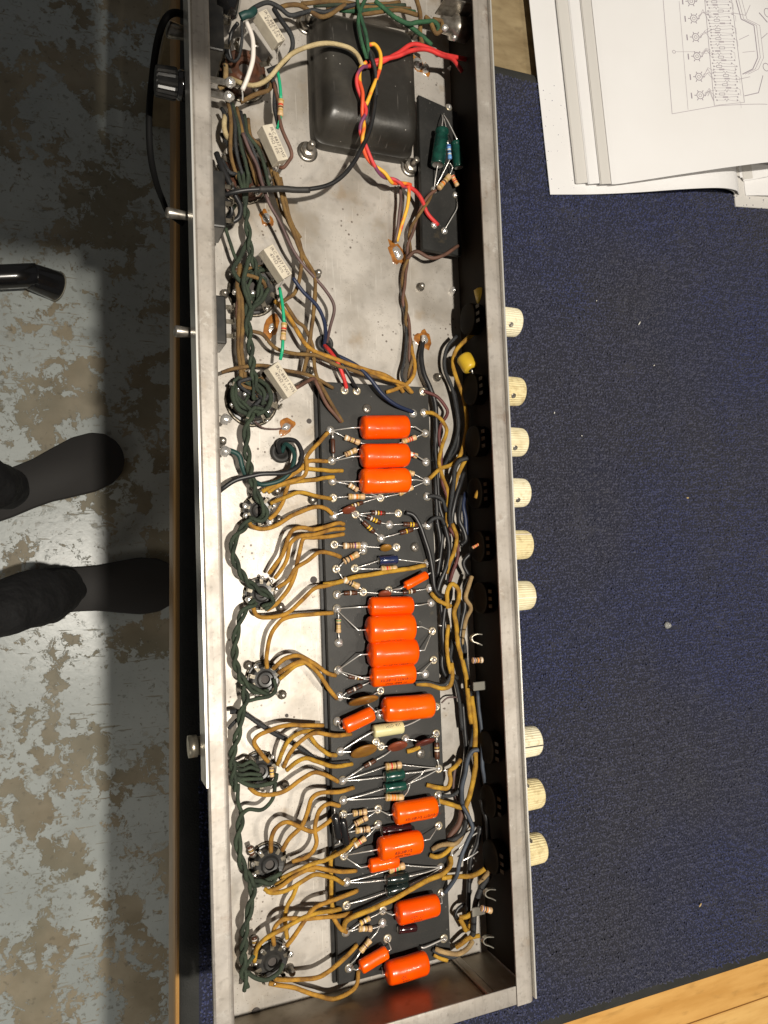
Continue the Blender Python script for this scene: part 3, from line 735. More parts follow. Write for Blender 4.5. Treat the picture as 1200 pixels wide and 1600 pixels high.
# ---- hardware
def bolt(px, py, h=14, r=.0042):
    p = W(px, py, 0); n0 = W(px, py, 3)
    v, f, mi = lathe(p, p + Vector((0, 0, 1)), [(.0001, .0072), (.0008, .0074), (.0009, .0045)], 18); b = add('bolt', v, f, M['steelscrew'], AMP)
    q = [p + Vector((math.cos(math.pi / 3 * k) * .0058, math.sin(math.pi / 3 * k) * .0058, 0)) for k in range(6)]
    bevel('nut', *prism([(a.x, a.y) for a in q], ZF + .001, ZF + .0055), .0006, 1, M['steelscrew'], b)
    prof = [(.0055 + i * .0006, .0021 if i % 2 else .0025) for i in range(int((h - 6) / .6))]
    prof += [(prof[-1][0] + .0008, .0012)]
    v, f, mi = lathe(p, p + Vector((0, 0, 1)), prof, 10); add('thread', v, f, M['steelscrew'], b)
for q in ((480, 238), (478, 40), (640, 262), (641, 66)): bolt(*q)
def screwmesh():
    v, f, mi = lathe((0, 0, 0), (0, 0, 1), [(0, .0034), (.0007, .0034), (.0014, .0028), (.0018, .0014), (.0019, 0.0001)], 14)
    return mesh('screw', v, f, M['steelscrew'])
def crossmesh():
    a = boxv((-.0019, -.0004, 0), (.0019, .0004, .0003)); b = boxv((-.0004, -.0019, .00004), (.0004, .0019, .00034)); v, f = merge([a, b]); return mesh('slot', v, f, M['slot'], smooth=False)
SCREW, CROSS = screwmesh(), crossmesh()
def screw(px, py, z, s=1.0):
    p = P(px, py, z); o = link('screw', SCREW, p, AMP, rot=(0, 0, random.random() * 3), scale=s)
    c = link('slot', CROSS, p + Vector((0, 0, .0017)) * s, o); c.location = (0, 0, .0017)
for q in ((573, 639), (648, 855), (657, 1177)): screw(*q, ZB)
# threaded studs on the plate next to the sockets
def stud(px, py, h=7, lean=0.):
    p = W(px, py, 0); t = Vector((lean, 0, 1)).normalized()
    prof = [(.0, .0032), (.0012, .0032), (.0013, .0021)] + [(.0016 + .0005 * i, .0018 if i % 2 else .0022) for i in range(int(h / .5))]; prof.append((prof[-1][0] + .0006, .001))
    v, f, mi = lathe(p, p + t, prof, 10); add('stud', v, f, M['steelscrew'], AMP)
for q in ((387, 1039, 4), (440, 1085, 4), (391, 1185, 7), (444, 1226, 7), (391, 1328, 8), (397, 1468, 9), (452, 1512, 7), (434, 812, 4), (437, 948, 3), (487, 781, 2), (494, 430, 6), (656, 449, 4), (682, 590, 5), (483, 580, 4), (350, 460, 4), (346, 690, 6), (362, 485, 4), (430, 768, 5)):
    stud(*q)
def hole(px, py, r):
    p = W(px, py, .15); v, f, mi = lathe(p, p + Vector((0, 0, 1)), [(0, r), (.0002, r)], 14); add('hole', v, f, M['slot'], AMP, smooth=False)
for q in ((483, 658, .0018), (490, 906, .0024), (448, 1118, .0012)): hole(*q)
def grommet(px, py, r):
    p = W(px, py, .2)
    v, f, mi = lathe(p, p + Vector((0, 0, 1)), [(0, r), (.002, r * 1.02), (.0034, r * .92), (.0036, r * .72), (.0026, r * .52), (.0006, r * .48), (.0005, .0001)], 20); add('grommet', v, f, M['rubber'], AMP, label='black rubber grommet')
grommet(438, 707, .0072); grommet(506, 538, .0062)
# solder tags with amber flux on the plate
def blob(px, py, rx, ry, ang, flux=1.6, h=.0022):
    p = W(px, py, .1); random.seed(int(px)); a0 = math.radians(ang)
    def dome(sc, hh, n1=18, n2=5, wob=.25, seed=0):
        vs = []; fs = []
        for i in range(n2 + 1):
            t = i / n2
            for k in range(n1):
                a = 2 * math.pi * k / n1; w_ = 1 + wob * noise.noise(Vector((math.cos(a) * 1.5 + seed, math.sin(a) * 1.5, px * .1)))
                x, y = math.cos(a) * rx * sc * w_ * math.cos(t * 1.5), math.sin(a) * ry * sc * w_ * math.cos(t * 1.5)
                vs.append(p + Vector((x * math.cos(a0) - y * math.sin(a0), x * math.sin(a0) + y * math.cos(a0), math.sin(t * 1.5) * hh)))
        for i in range(n2):
            for k in range(n1): fs.append((i * n1 + k, i * n1 + (k + 1) % n1, (i + 1) * n1 + (k + 1) % n1, (i + 1) * n1 + k))
        fs.append(tuple(n2 * n1 + k for k in range(n1))); return vs, fs
    b = add('solder_tag', *dome(1, h), M['solder'], AMP)
    if flux: add('flux_stain', *dome(flux, .0005, wob=.7, seed=3), M['flux'], b)
blob(447, 667, .0036, .0026, 30, 1.9); blob(662, 531, .0032, .0036, 0, 1.9); blob(621, 396, .0036, .0060, 30, 1.5)
blob(652, 100, .0040, .0050, 20, 1.35, .004); blob(664, 108, .0030, .0038, 0, 1.3, .004); blob(416, 341, .0028, .0040, 10, 1.7); blob(424, 512, .0020, .0040, -20, 2.2, .0008)
blob(707, 455, .0026, .0030, 0, 0, .004); blob(704, 108, .003, .002, 0, 0, .003)

# ================================================================== boards
bbox('insulator_sheet', (.1570, -.2795, ZF + .0008), (.2395, .1165, ZF + .0026), M['black'], AMP, .0003)
BRD = bbox('circuit_board', (.1590, -.2785, ZF + .0040), (.2408, .1175, ZB), M['board'], AMP, .0004, label='long black fibre circuit board')
c = [P(657, 150, ZF + .013), P(722, 180, ZF + .013), P(716, 400, ZF + .013), P(661, 388, ZF + .013)]
x0, x1, y1, y0 = .2400, .2700, .3300, .2150
SBRD = bevel('circuit_board', *prism([(.2385, .2165), (.2700, .2150), (.2715, .3240), (.2400, .3310)], ZF + .009, ZF + .013), .0004, 1, M['board'], AMP, label='small black rectifier board', smooth=False)

# eyelets with solder (shared meshes)
def eyemesh():
    v, f, mi = lathe((0, 0, 0), (0, 0, 1), [(0, .0030), (.0005, .0031), (.0010, .0026), (.0012, .0019), (.0006, .0015), (.0002, .0014)], 16)
    return mesh('eyelet', v, f, M['brass'])
def soldermesh(seed, r, h):
    vs = []; fs = []; n1, n2 = 14, 5
    for i in range(n2 + 1):
        t = i / n2
        for k in range(n1):
            a = 2 * math.pi * k / n1; q = r * math.cos(t * 1.52) * (1 + .30 * noise.noise(Vector((math.cos(a) * 1.3, math.sin(a) * 1.3, seed * 7.7 + t))))
            vs.append((math.cos(a) * q, math.sin(a) * q, h * math.sin(t * 1.52) * (1 + .2 * noise.noise(Vector((a, t * 3, seed))))))
    for i in range(n2):
        for k in range(n1): fs.append((i * n1 + k, i * n1 + (k + 1) % n1, (i + 1) * n1 + (k + 1) % n1, (i + 1) * n1 + k))
    fs.append(tuple(n2 * n1 + k for k in range(n1))); return mesh('solder', vs, fs, M['solder'])
EYE = eyemesh(); SOLD = [soldermesh(1, .0021, .0016), soldermesh(2, .0026, .0024), soldermesh(3, .0019, .0028), soldermesh(4, .0030, .0020)]
def eyelet(px, py, k=None, z=None, s=1.0):
    p = P(px, py, ZB if z is None else z); o = link('eyelet', EYE, p, AMP, rot=(0, 0, random.random() * 6), scale=s)
    k = random.randrange(4) if k is None else k
    c_ = link('solder', SOLD[k], p, o, rot=(0, 0, random.random() * 6)); c_.location = (0, 0, .0004)
random.seed(21)
for q in ((516, 673), (518, 720), (519, 752), (520, 778), (521, 806), (664, 677), (665, 722), (666, 752), (538, 610), (557, 611), (660, 612), (645, 646), (662, 645),
          (594, 778), (555, 804), (622, 802), (608, 820), (595, 841), (668, 821), (522, 851), (568, 853), (567, 860), (619, 855), (525, 889), (554, 888), (667, 880),
          (567, 925), (526, 929), (607, 922), (671, 919), (526, 951), (673, 942), (675, 986), (677, 1031), (529, 1004), (528, 1047), (664, 1053), (531, 1088), (594, 1079),
          (594, 1117), (527, 1127), (681, 1104), (532, 1174), (587, 1159), (633, 1154), (681, 1146), (535, 1219), (685, 1201), (536, 1250), (536, 1272), (590, 1264), (684, 1242),
          (590, 1288), (537, 1337), (685, 1290), (688, 1355), (541, 1378), (541, 1414), (689, 1395), (598, 1422), (597, 1442), (605, 1466), (693, 1466), (540, 1456), (545, 1512),
          (667, 776), (595, 1166)):
    eyelet(*q)
for q in ((688, 205), (678, 297), (678, 352), (694, 361), (712, 305), (701, 168)): eyelet(*q, z=ZF + .013, s=.85)

# ================================================================== components
MM = .000443                                          # metres per photo pixel at the board
def lead(body, pts, r=.00036, sm=1):
    v, f = sweep(crom(pts, 4) if sm else pts, r, 6); return add('lead', v, f, M['tin'], body)
def ends(a, b, h): return W(a[0], a[1], h), W(b[0], b[1], h)
def tgt(q): return W(q[0], q[1], 9.8)
def drop(A, t, la):                                   # lead from a body end to a solder point
    if t is None: return
    T = tgt(t) if len(t) == 2 else W(*t); mid = A.lerp(T, .55); mid.z = max(A.z, T.z) * .5 + (A.z + T.z) * .25 + .0006
    return [A, mid, T]
def resistor(a, b, body='tanbody', bands=('b_brn', 'b_red', 'b_org', 'b_gld'), d=8.5, h=11.6, la=None, lb=None, label=None):
    A, B = ends(a, b, h); L = (B - A).length; r = d * MM / 2
    mats = [M[body]] + [M[x] for x in bands]
    dog = body != 'brownbody'; k = 1.0 if dog else .96; q = .88 if dog else .97
    prof = [(0, r * .35), (L * .015, r * .80), (L * .05, r * k), (L * .20, r * k), (L * .24, r * q)]
    pos = [.13, .36, .50, .66, .85][:len(bands)] if len(bands) > 3 else [.30, .48, .66][:len(bands)]
    P_ = sorted([(x * L, r * k if x < .22 or x > .78 else r * q, 0) for x in (.05, .20, .24, .76, .80, .95)])
    ev = []
    for i, x in enumerate(pos): ev.append((x - .045, x + .045, i + 1))
    def rad(x): return r * k if (.05 <= x <= .20 or .80 <= x <= .95) else (r * q if .24 <= x <= .76 else r * (k + q) / 2)
    xs = sorted(set([.05, .20, .24, .76, .80, .95] + [e[0] for e in ev] + [e[1] for e in ev]))
    def mi_at(x): 
        for e0, e1, i in ev:
            if e0 - 1e-6 <= x < e1 - 1e-6: return i
        return 0
    prof = [(0, r * .3, 0), (L * .015, r * .8, 0)] + [(x * L, rad(x), mi_at(x)) for x in xs] + [(L * .985, r * .8, 0), (L, r * .3, 0)]
    v, f, mi = lathe(A, B, prof, 14); o = add('resistor', v, f, mats, AMP, mi, label=label)
    for p_, t in ((A, la), (B, lb)):
        pts = drop(p_, t, None)
        if pts: lead(o, pts)
    return o
T4 = ('b_brn', 'b_blk', 'b_yel', 'b_gld')
R_ = [  # a, b, kind, bands, dia, lead a, lead b
 ((538, 683), (562, 692), 'tanbody', ('b_wht', 'b_brn', 'b_gld', 'b_brn'), 9, (516, 673), (585, 697)),
 ((628, 691), (650, 683), 'tanbody', ('b_gld', 'b_org', 'b_red', 'b_red'), 9, (612, 697), (664, 677)),
 ((539, 711), (557, 703), 'tanbody', ('b_brn', 'b_wht', 'b_gld', 'b_tan') if 0 else ('b_brn', 'b_gld', 'b_wht', 'b_gld'), 9, (518, 720), (575, 698)),
 ((632, 706), (652, 713), 'tanbody', ('b_gld', 'b_red', 'b_wht', 'b_red'), 9, None, (665, 722)),
 ((628, 734), (647, 741), 'tanbody', ('b_wht', 'b_gld', 'b_grn', 'b_gld'), 9, None, (666, 752)),
 ((623, 772), (645, 761), 'tanbody', ('b_gld', 'b_wht', 'b_brn', 'b_wht'), 8.5, (594, 778), (666, 752)),
 ((545, 757), (559, 766), 'tanbody', ('b_wht', 'b_gld', 'b_wht', 'b_brn'), 8.5, (519, 752), (592, 776)),
 ((544, 776), (570, 776), 'tanbody', ('b_gld', 'b_wht', 'b_org', 'b_gld'), 9.5, (520, 778), (594, 777)),
 ((543, 793), (567, 785), 'brownbody', ('b_gld', 'b_wht', 'b_gld'), 6.5, (530, 798), (594, 777)),
 ((580, 801), (602, 802), 'brownbody', ('b_wht', 'b_yel', 'b_red'), 7.5, (555, 804), (622, 802)),
 ((573, 807), (595, 817), 'brownbody', ('b_wht', 'b_yel', 'b_yel'), 7.5, (555, 804), (608, 820)),
 ((567, 815), (585, 832), 'brownbody', ('b_brn', 'b_yel', 'b_yel'), 7.5, (557, 806), (595, 841)),
 ((630, 819), (653, 820), 'brownbody', ('b_brn', 'b_yel', 'b_yel'), 8, (608, 820), (668, 821)),
 ((625, 833), (645, 827), 'brownbody', ('b_brn', 'b_yel', 'b_brn'), 8, (595, 841), (668, 821)),
 ((536, 853), (563, 852), 'tanbody', ('b_wht', 'b_brn', 'b_brn', 'b_vio', 'b_gld'), 10, (522, 851), (570, 853)),
 ((537, 878), (560, 865), 'tanbody', ('b_blk', 'b_blk', 'b_org', 'b_gld'), 10, (525, 889), (567, 860)),
 ((595, 889), (620, 888), 'tanbody', ('b_gld', 'b_red', 'b_org', 'b_gld'), 10, (554, 889), (664, 884)),
 ((536, 905), (561, 917), 'tanbody', ('b_wht', 'b_blk', 'b_blk', 'b_gld'), 10, (525, 890), (567, 925)),
 ((537, 927), (558, 926), 'brownbody', ('b_brn', 'b_wht', 'b_brn'), 7.5, (526, 929), (567, 925)),
 ((629, 926), (649, 923), 'brownbody', ('b_blk', 'b_gld', 'b_wht'), 7.5, (607, 924), (671, 919)),
 ((529, 967), (529, 989), 'tanbody', ('b_grn', 'b_blk', 'b_gld', 'b_gld'), 8, (527, 953), (529, 1004)),
 ((544, 1057), (567, 1060), 'brownbody', ('b_brn', 'b_wht', 'b_gld'), 7, (529, 1049), (577, 1062)),
 ((542, 1082), (566, 1071), 'brownbody', ('b_blk', 'b_wht', 'b_blk'), 7, (531, 1088), (578, 1065)),
 ((682, 1160), (683, 1186), 'brownbody', ('b_gld', 'b_wht', 'b_brn'), 8.5, (681, 1146), (685, 1200)),
 ((569, 1198), (587, 1188), 'brownbody', ('b_brn', 'b_wht', 'b_brn'), 6.5, (535, 1219), (612, 1172)),
 ((602, 1198), (627, 1195), 'tanbody', ('b_gld', 'b_red', 'b_gld', 'b_brn'), 11, (536, 1219), (684, 1200)),
 ((602, 1246), (630, 1246), 'tanbody', ('b_gld', 'b_org', 'b_org', 'b_gld'), 11, (536, 1250), (640, 1228, 16)),
 ((551, 1271), (573, 1268), 'tanbody', ('b_gld', 'b_blk', 'b_gld', 'b_brn'), 9.5, (536, 1272), (590, 1264)),
 ((554, 1288), (574, 1277), 'tanbody', ('b_brn', 'b_gld', 'b_gld', 'b_brn'), 9, (542, 1298), (590, 1264)),
 ((555, 1298), (578, 1295), 'tanbody', ('b_gld', 'b_wht', 'b_blk', 'b_brn'), 9.5, (541, 1300), (590, 1288)),
 ((553, 1322), (571, 1309), 'tanbody', ('b_wht', 'b_gld', 'b_red', 'b_gld'), 9, (537, 1337), (590, 1288)),
 ((607, 1360), (632, 1352), 'tanbody', ('b_gld', 'b_red', 'b_grn', 'b_gld'), 11, (541, 1378), (688, 1355)),
 ((562, 1443), (578, 1434), 'tanbody', ('b_yel', 'b_blk', 'b_wht', 'b_yel'), 8, (540, 1456), (598, 1422)),
 ((560, 1451), (581, 1451), 'tanbody', ('b_gld', 'b_wht', 'b_gld', 'b_brn'), 9, (540, 1455), (597, 1444)),
 ((563, 1487), (579, 1468), 'tanbody', ('b_gld', 'b_gld', 'b_brn', 'b_gld'), 9, (548, 1506), (594, 1446)),
]
for a, b, kd, bands, d, la, lb in R_: resistor(a, b, kd, bands, d, la=la, lb=lb)
lead(BRD, [W(640, 1228, 16), W(642, 1222, 15), W(657, 1212, 13), W(664, 1204, 13), W(684, 1200, 10)])

# ---- film capacitors
def filmcap(a, b, d, m='orange', h0=9.5, la=None, lb=None, flat=.88, text=None, edge=.16, tside=.5, label=None, dz=(0, 0)):
    r = d * MM / 2; h = h0 + r * 1000 * flat
    A, B = W(a[0], a[1], h + dz[0]), W(b[0], b[1], h + dz[1]); L = (B - A).length; e = edge * d * MM
    prof = [(-.0012, .0006), (-.0004, r * .18), (0, r * .45), (e * .10, r * .78), (e * .4, r * .92), (e, r)] + [(L * x, r * (1 + .01 * math.sin(x * 9))) for x in (.3, .5, .7)] + [(L - e, r), (L - e * .4, r * .92), (L - e * .10, r * .78), (L, r * .45), (L + .0004, r * .18), (L + .0012, .0006)]
    v, f, mi = lathe(A, B, prof, 28, flat, wob=.06)
    o = add('capacitor', v, f, M[random.choice(['orange', 'orange3', 'orange4']) if m == 'orange' else m], AMP, label=label or 'glossy orange film capacitor')
    t = (B - A).normalized()
    for p_, q_, s_ in ((A, la, -1), (B, lb, 1)):
        if q_ is None: continue
        qs = q_ if isinstance(q_, list) else [q_]
        for q1 in qs:
            T = tgt(q1); st_ = p_ + t * s_ * .0004; k1 = st_ + t * s_ * min(.006, .3 * (T - st_).length)
            lead(o, [st_, k1, T], .00042, 0)
    if text:
        tv, tf = textmesh(text[0]); sz = text[1] * 1.15 * MM; u = Vector((0, 0, 1)); u = (u - t * u.dot(t)).normalized(); vv_ = t.cross(u)
        ctr = A.lerp(B, text[2]); vs = []
        for q in tv:
            ang = text[3] + q.y * sz / r * text[4]; x = q.x * sz * text[4]
            vs.append(ctr + t * x + (u * math.cos(ang) * flat - vv_ * math.sin(ang) * -1) * (r * 1.008) if 0 else ctr + t * x + (u * math.cos(ang) * flat + vv_ * math.sin(ang)) * (r * 1.012 + .00006))
        add('lettering', vs, tf, M['printc'], o, smooth=False)
    return o
big = 'glossy orange dipped film capacitor'
filmcap((565, 668), (637, 667), 37, la=(516, 673), lb=(664, 677))
filmcap((565, 713), (637, 711), 38, la=(518, 721), lb=(665, 722))
filmcap((564, 752), (638, 750), 39, la=(519, 752), lb=(666, 752))
filmcap((577, 948), (644, 946), 29, la=(526, 951), lb=(673, 942))
filmcap((574, 984), (646, 980), 42, la=(526, 953), lb=(675, 986), text=('CORNELL DUBILIER', 5, .55, .95, -1))
filmcap((577, 1022), (650, 1017), 42, la=(528, 1047), lb=(675, 986), text=('CORNELL DUBILIER', 5, .55, .95, -1))
filmcap((580, 1058), (647, 1052), 31, la=(529, 1048), lb=[(664, 1053), (677, 1031)], text=('CORNELL DUBILIER\n.01 MFD 600V', 5.5, .52, .55, -1))
filmcap((599, 1109), (676, 1102), 37, la=(594, 1117), lb=(681, 1104))
filmcap((616, 1272), (681, 1260), 33, la=(590, 1264), lb=(684, 1242), text=('CORNELL DUBILIER', 6, .6, .45, -1))
filmcap((592, 1327), (658, 1314), 35, h0=13, la=(537, 1337), lb=(685, 1290), text=('DUBILIER\n.047 MFD', 6, .48, .5, -1))
filmcap((577, 1353), (622, 1344), 21, 'orange2', h0=8.8, la=(537, 1338))
filmcap((620, 1428), (684, 1413), 34, la=(598, 1423), lb=(689, 1395), text=('.022 MFD\n600V', 6, .42, .45, -1))
filmcap((604, 1522), (667, 1503), 35, lb=None, text=('.1 MFD\n200V', 6.5, .42, .45, -1), la=(597, 1512))
filmcap((633, 916), (667, 898), 14, 'orange2', h0=14, la=(607, 922), lb=(671, 898))
filmcap((538, 1136), (583, 1114), 23, 'orange2', h0=12, la=(527, 1127), lb=(594, 1117))
filmcap((563, 1512), (605, 1487), 20, 'orange2', h0=12, la=(545, 1512), lb=(605, 1466))
lead(BRD, [W(658, 1480, 12), W(665, 1480, 12), W(693, 1467, 10)], .0006)
# cream film capacitor with dark print
A, B = W(583, 1143, 13), W(629, 1136, 13); L = (B - A).length; r = 19 * MM / 2
v, f, mi = lathe(A, B, [(0, r * .5), (.0002, r * .93), (.001, r), (L - .001, r), (L - .0002, r * .93), (L, r * .5)], 20)
o = add('capacitor', v, f, M['cream'], AMP, label='pale cream film capacitor'); lead(o, [A, W(560, 1156, 12), W(532, 1174, 10)], .0005); lead(o, [B, W(648, 1128, 12), W(676, 1112, 10)], .0004)
tv, tf = textmesh('.1 MFD 4N'); t = (B - A).normalized(); u = Vector((0, 0, 1)); u = (u - t * u.dot(t)).normalized(); vv_ = t.cross(u); ctr = A.lerp(B, .55)
add('lettering', [ctr + t * (q.x * .0030) + (u * math.cos(-.75 + q.y * .0030 / r) + vv_ * math.sin(-.75 + q.y * .0030 / r)) * (r * 1.012) for q in tv], tf, M['print'], o, smooth=False)
# electrolytics: sleeved cans with crimped ring
def ecap(a, b, d, m, h0=9, la=None, lb=None, label=None, ring=.86, h=None):
    r = d * MM / 2; hh = h if h is not None else h0 + r * 1000
    A, B = W(a[0], a[1], hh), W(b[0], b[1], hh); L = (B - A).length; e = .0008
    prof = [(.0003, .0008, 1), (.0002, r * .72, 1), (0, r * .78, 0), (0, r * .94, 0), (e, r, 0), (L * .10, r, 0), (L * .14, r * .90, 0), (L * .18, r * .90, 0), (L * .22, r, 0), (L - e, r, 0), (L, r * .93, 0), (L, r * .78, 1), (L - .0003, r * .7, 1), (L - .0003, .0008, 1)]
    v, f, mi = lathe(A, B, prof, 20); o = add('electrolytic_capacitor', v, f, [M[m], M['cangrey']], AMP, mi, label=label)
    for p_, q_ in ((A, la), (B, lb)):
        if q_: lead(o, drop(p_, q_, None), .0004)
    return o
ecap((592, 876), (620, 874), 14, 'ecapblue', la=(554, 888), lb=(667, 880), label='small dark blue axial electrolytic capacitor')
ecap((601, 1214), (630, 1209), 17, 'ecapgreen', la=(536, 1220), lb=(684, 1201))
ecap((601, 1232), (633, 1227), 15, 'ecapgreen', la=(536, 1250), lb=(685, 1202))
ecap((603, 1375), (636, 1370), 17, 'ecapblack', la=(541, 1379), lb=(688, 1355))
ecap((604, 1394), (637, 1384), 15, 'ecapblack', la=(541, 1413), lb=(688, 1357))
ecap((596, 1299), (641, 1293), 15, 'maroonblk', h0=8.6, la=None, lb=None, label='glossy dark maroon component')
ecap((622, 1453), (650, 1449), 12, 'maroonblk', h0=8.6, label='glossy dark maroon component')
ecap((691, 203), (684, 258), 23, 'ecapgreen', h=22, label='green sleeved axial electrolytic capacitor')
ecap((712, 222), (717, 262), 18, 'ecapgreen', h=20, label='green sleeved axial electrolytic capacitor')
# ceramic discs standing on edge
def disc(cx, cy, wpx, hpx, ang, m, h=13, th=.0022, lt=()):
    p = W(cx, cy, h); r = wpx * MM / 2; a = math.radians(ang)
    ax = Vector((-math.sin(a), math.cos(a), 0)); c_ = min(.95, hpx / wpx); ax = (ax * math.sqrt(1 - c_ * c_) * -1 + Vector((0, 0, 1)) * c_).normalized()
    v, f, mi = lathe(p - ax * th / 2, p + ax * th / 2, [(0, r * .5), (0, r * .8), (th * .2, r * .96), (th * .5, r), (th * .8, r * .96), (th, r * .8), (th * 1.05, r * .4), (th * 1.05, .0001)], 22, wob=.05)
    o = add('disc_capacitor', v, f, M[m], AMP)
    for q in lt: lead(o, [p + (tgt(q) - p) * .25, p.lerp(tgt(q), .6), tgt(q)])
disc(568, 1095, 46, 19, 2, 'ochre', 14, lt=((531, 1089), (594, 1079), (594, 1117)))
disc(569, 1174, 42, 25, 2, 'ochre', 13, lt=((532, 1175), (595, 1166)))
disc(621, 1166, 32, 19, -3, 'rust', 13, lt=((595, 1166), (633, 1154)))
disc(664, 1160, 33, 15, 5, 'darkred', 14, lt=((633, 1154), (681, 1146)))
disc(545, 797, 22, 9, 4, 'rust', 12, lt=((521, 806), (555, 804)))
disc(603, 856, 19, 9, -4, 'ochre', 12, lt=((570, 854), (619, 855)))
disc(601, 928, 21, 10, -6, 'rust', 12, lt=((567, 925), (607, 922)))
disc(664, 1284, 1, 1, 0, 'rust', -3) if 0 else None
# black radial pair at the left edge and the thin brown one above
def upright(px, py, w_, hgt, m, ang=80):
    p0, p1 = W(px, py - hgt / 2, 13), W(px + math.cos(math.radians(ang)) * hgt, py + hgt / 2, 13); L = (p1 - p0).length; r = w_ * MM / 2
    v, f, mi = lathe(p0, p1, [(0, r * .3), (L * .06, r * .8), (L * .16, r), (L * .5, r * .93), (L * .84, r), (L * .94, r * .8), (L, r * .3)], 16, .8, wob=.08); o = add('capacitor', v, f, M[m], AMP)
    lead(o, [p0, p0 + Vector((0, .003, .0)), W(px, py - hgt / 2 - 9, 9.5)]); lead(o, [p1, p1 + Vector((0, -.002, 0)), W(px, py + hgt / 2 + 8, 9.5)])
upright(523, 1292, 13, 42, 'gloss'); upright(535, 1300, 12, 44, 'gloss'); upright(520, 697, 7, 24, 'brownbody', 88)

# ---- white cement resistors
def cement(a, b, wd, dp, h0, h1, tilt=0., legs=()):
    A, B = W(a[0], a[1], h0), W(b[0], b[1], h1); t = (B - A).normalized()
    s = Vector((0, 0, 1)).cross(t).normalized(); nrm = t.cross(s).normalized()
    s = (s * math.cos(tilt) + nrm * math.sin(tilt)).normalized(); nrm = t.cross(s).normalized()
    if nrm.z < 0: nrm = -nrm; s = -s
    ww = wd * MM / 2; dd = dp * MM; vs = []
    for zz in (-dd, 0):
        for p_, sg in ((A, -1), (A, 1), (B, 1), (B, -1)): vs.append(p_ + s * ww * sg + nrm * zz)
    fs = [(3, 2, 1, 0), (4, 5, 6, 7), (0, 1, 5, 4), (1, 2, 6, 5), (2, 3, 7, 6), (3, 0, 4, 7)]
    o = bevel('cement_resistor', vs, fs, .0005, 2, M['ceramic'], AMP, label='white cement block resistor', smooth=False)
    for i, (tx, sz, off) in enumerate((('IRC 8837 PW5', 7.4, .17), ('470\u03a9 10%', 7.4, -.20))):
        tv, tf = textmesh(tx); ctr = A.lerp(B, .52) + s * off * ww * 2 * (1 if s.x > 0 else -1) + nrm * .00012
        sx = s if s.x > 0 else -s
        up = nrm.cross(t)
        vs2 = [ctr + t * q.x * sz * MM + up * q.y * sz * MM for q in tv]
        add('lettering', vs2, tf, M['print'], o, smooth=False)
    cA, cB = A - nrm * dd * .6, B - nrm * dd * .6
    for p_, q in zip((cA, cB), legs):
        if q: lead(o, [p_, p_ + (W(*q) - p_) * .5 + Vector((0, 0, .001)), W(*q)], .0004)
cement((410, 16), (441, 64), 17, 20, 38, 36, -.20, ((400, 40, 20), (432, 92, 14)))
cement((418, 194), (443, 250), 19, 20, 34, 33, -.20, ((402, 235, 15), (428, 275, 12)))
cement((419, 385), (450, 432), 19, 19, 32, 30, -.20, ((408, 410, 14), (434, 452, 14)))
cement((427, 570), (458, 616), 21, 16, 30, 27, -.20, ((420, 590, 14), (438, 628, 10)))
# banded resistors in green sleeving
def sleeved(a, b, s0, s1, h):
    o = resistor(a, b, 'tanbody', ('b_gld', 'b_red', 'b_brn', 'b_gld'), 9, h=h)
    for end, far in ((a, s0), (b, s1)):
        v, f = sweep(crom([W(*end, h), W((end[0] + far[0]) / 2 + 1, (end[1] + far[1]) / 2, h), W(*far, h - 3)], 4), .0011, 8); add('sleeve', v, f, M['sleeve'], o, label='bright green sleeve')
sleeved((439, 155), (438, 182), (434, 112), (433, 201), 30)
sleeved((444, 504), (442, 532), (437, 450), (438, 562), 27)
# parts on the small board
hb = 17
resistor((701, 226), (703, 249), 'bluebody', ('b_blu', 'b_wht', 'b_blk', 'b_wht'), 7, h=25, label='pale blue resistor')
resistor((685, 295), (703, 274), 'tanbody', ('b_gld', 'b_org', 'b_brn', 'b_gld'), 9.5, h=19)
resistor((706, 274), (715, 291), 'tanbody', ('b_red', 'b_org', 'b_red', 'b_org'), 8, h=19)
for pts in (((690, 204, 17), (691, 195, 20), (688, 204, 14)), ((690, 200, 24), (692, 185, 22), (690, 178, 14)), ((716, 222, 22), (700, 190, 20), (692, 178, 14)), ((684, 258, 22), (681, 275, 18), (678, 296, 14)),
            ((703, 249, 24), (690, 275, 18), (680, 293, 14)), ((700, 226, 24), (697, 200, 22), (693, 182, 14)), ((703, 273, 19), (707, 262, 20), (703, 255, 22)), ((694, 360, 14), (706, 340, 17), (714, 325, 16), (714, 310, 14))):
    lead(SBRD, [W(*q) for q in pts], .0004)

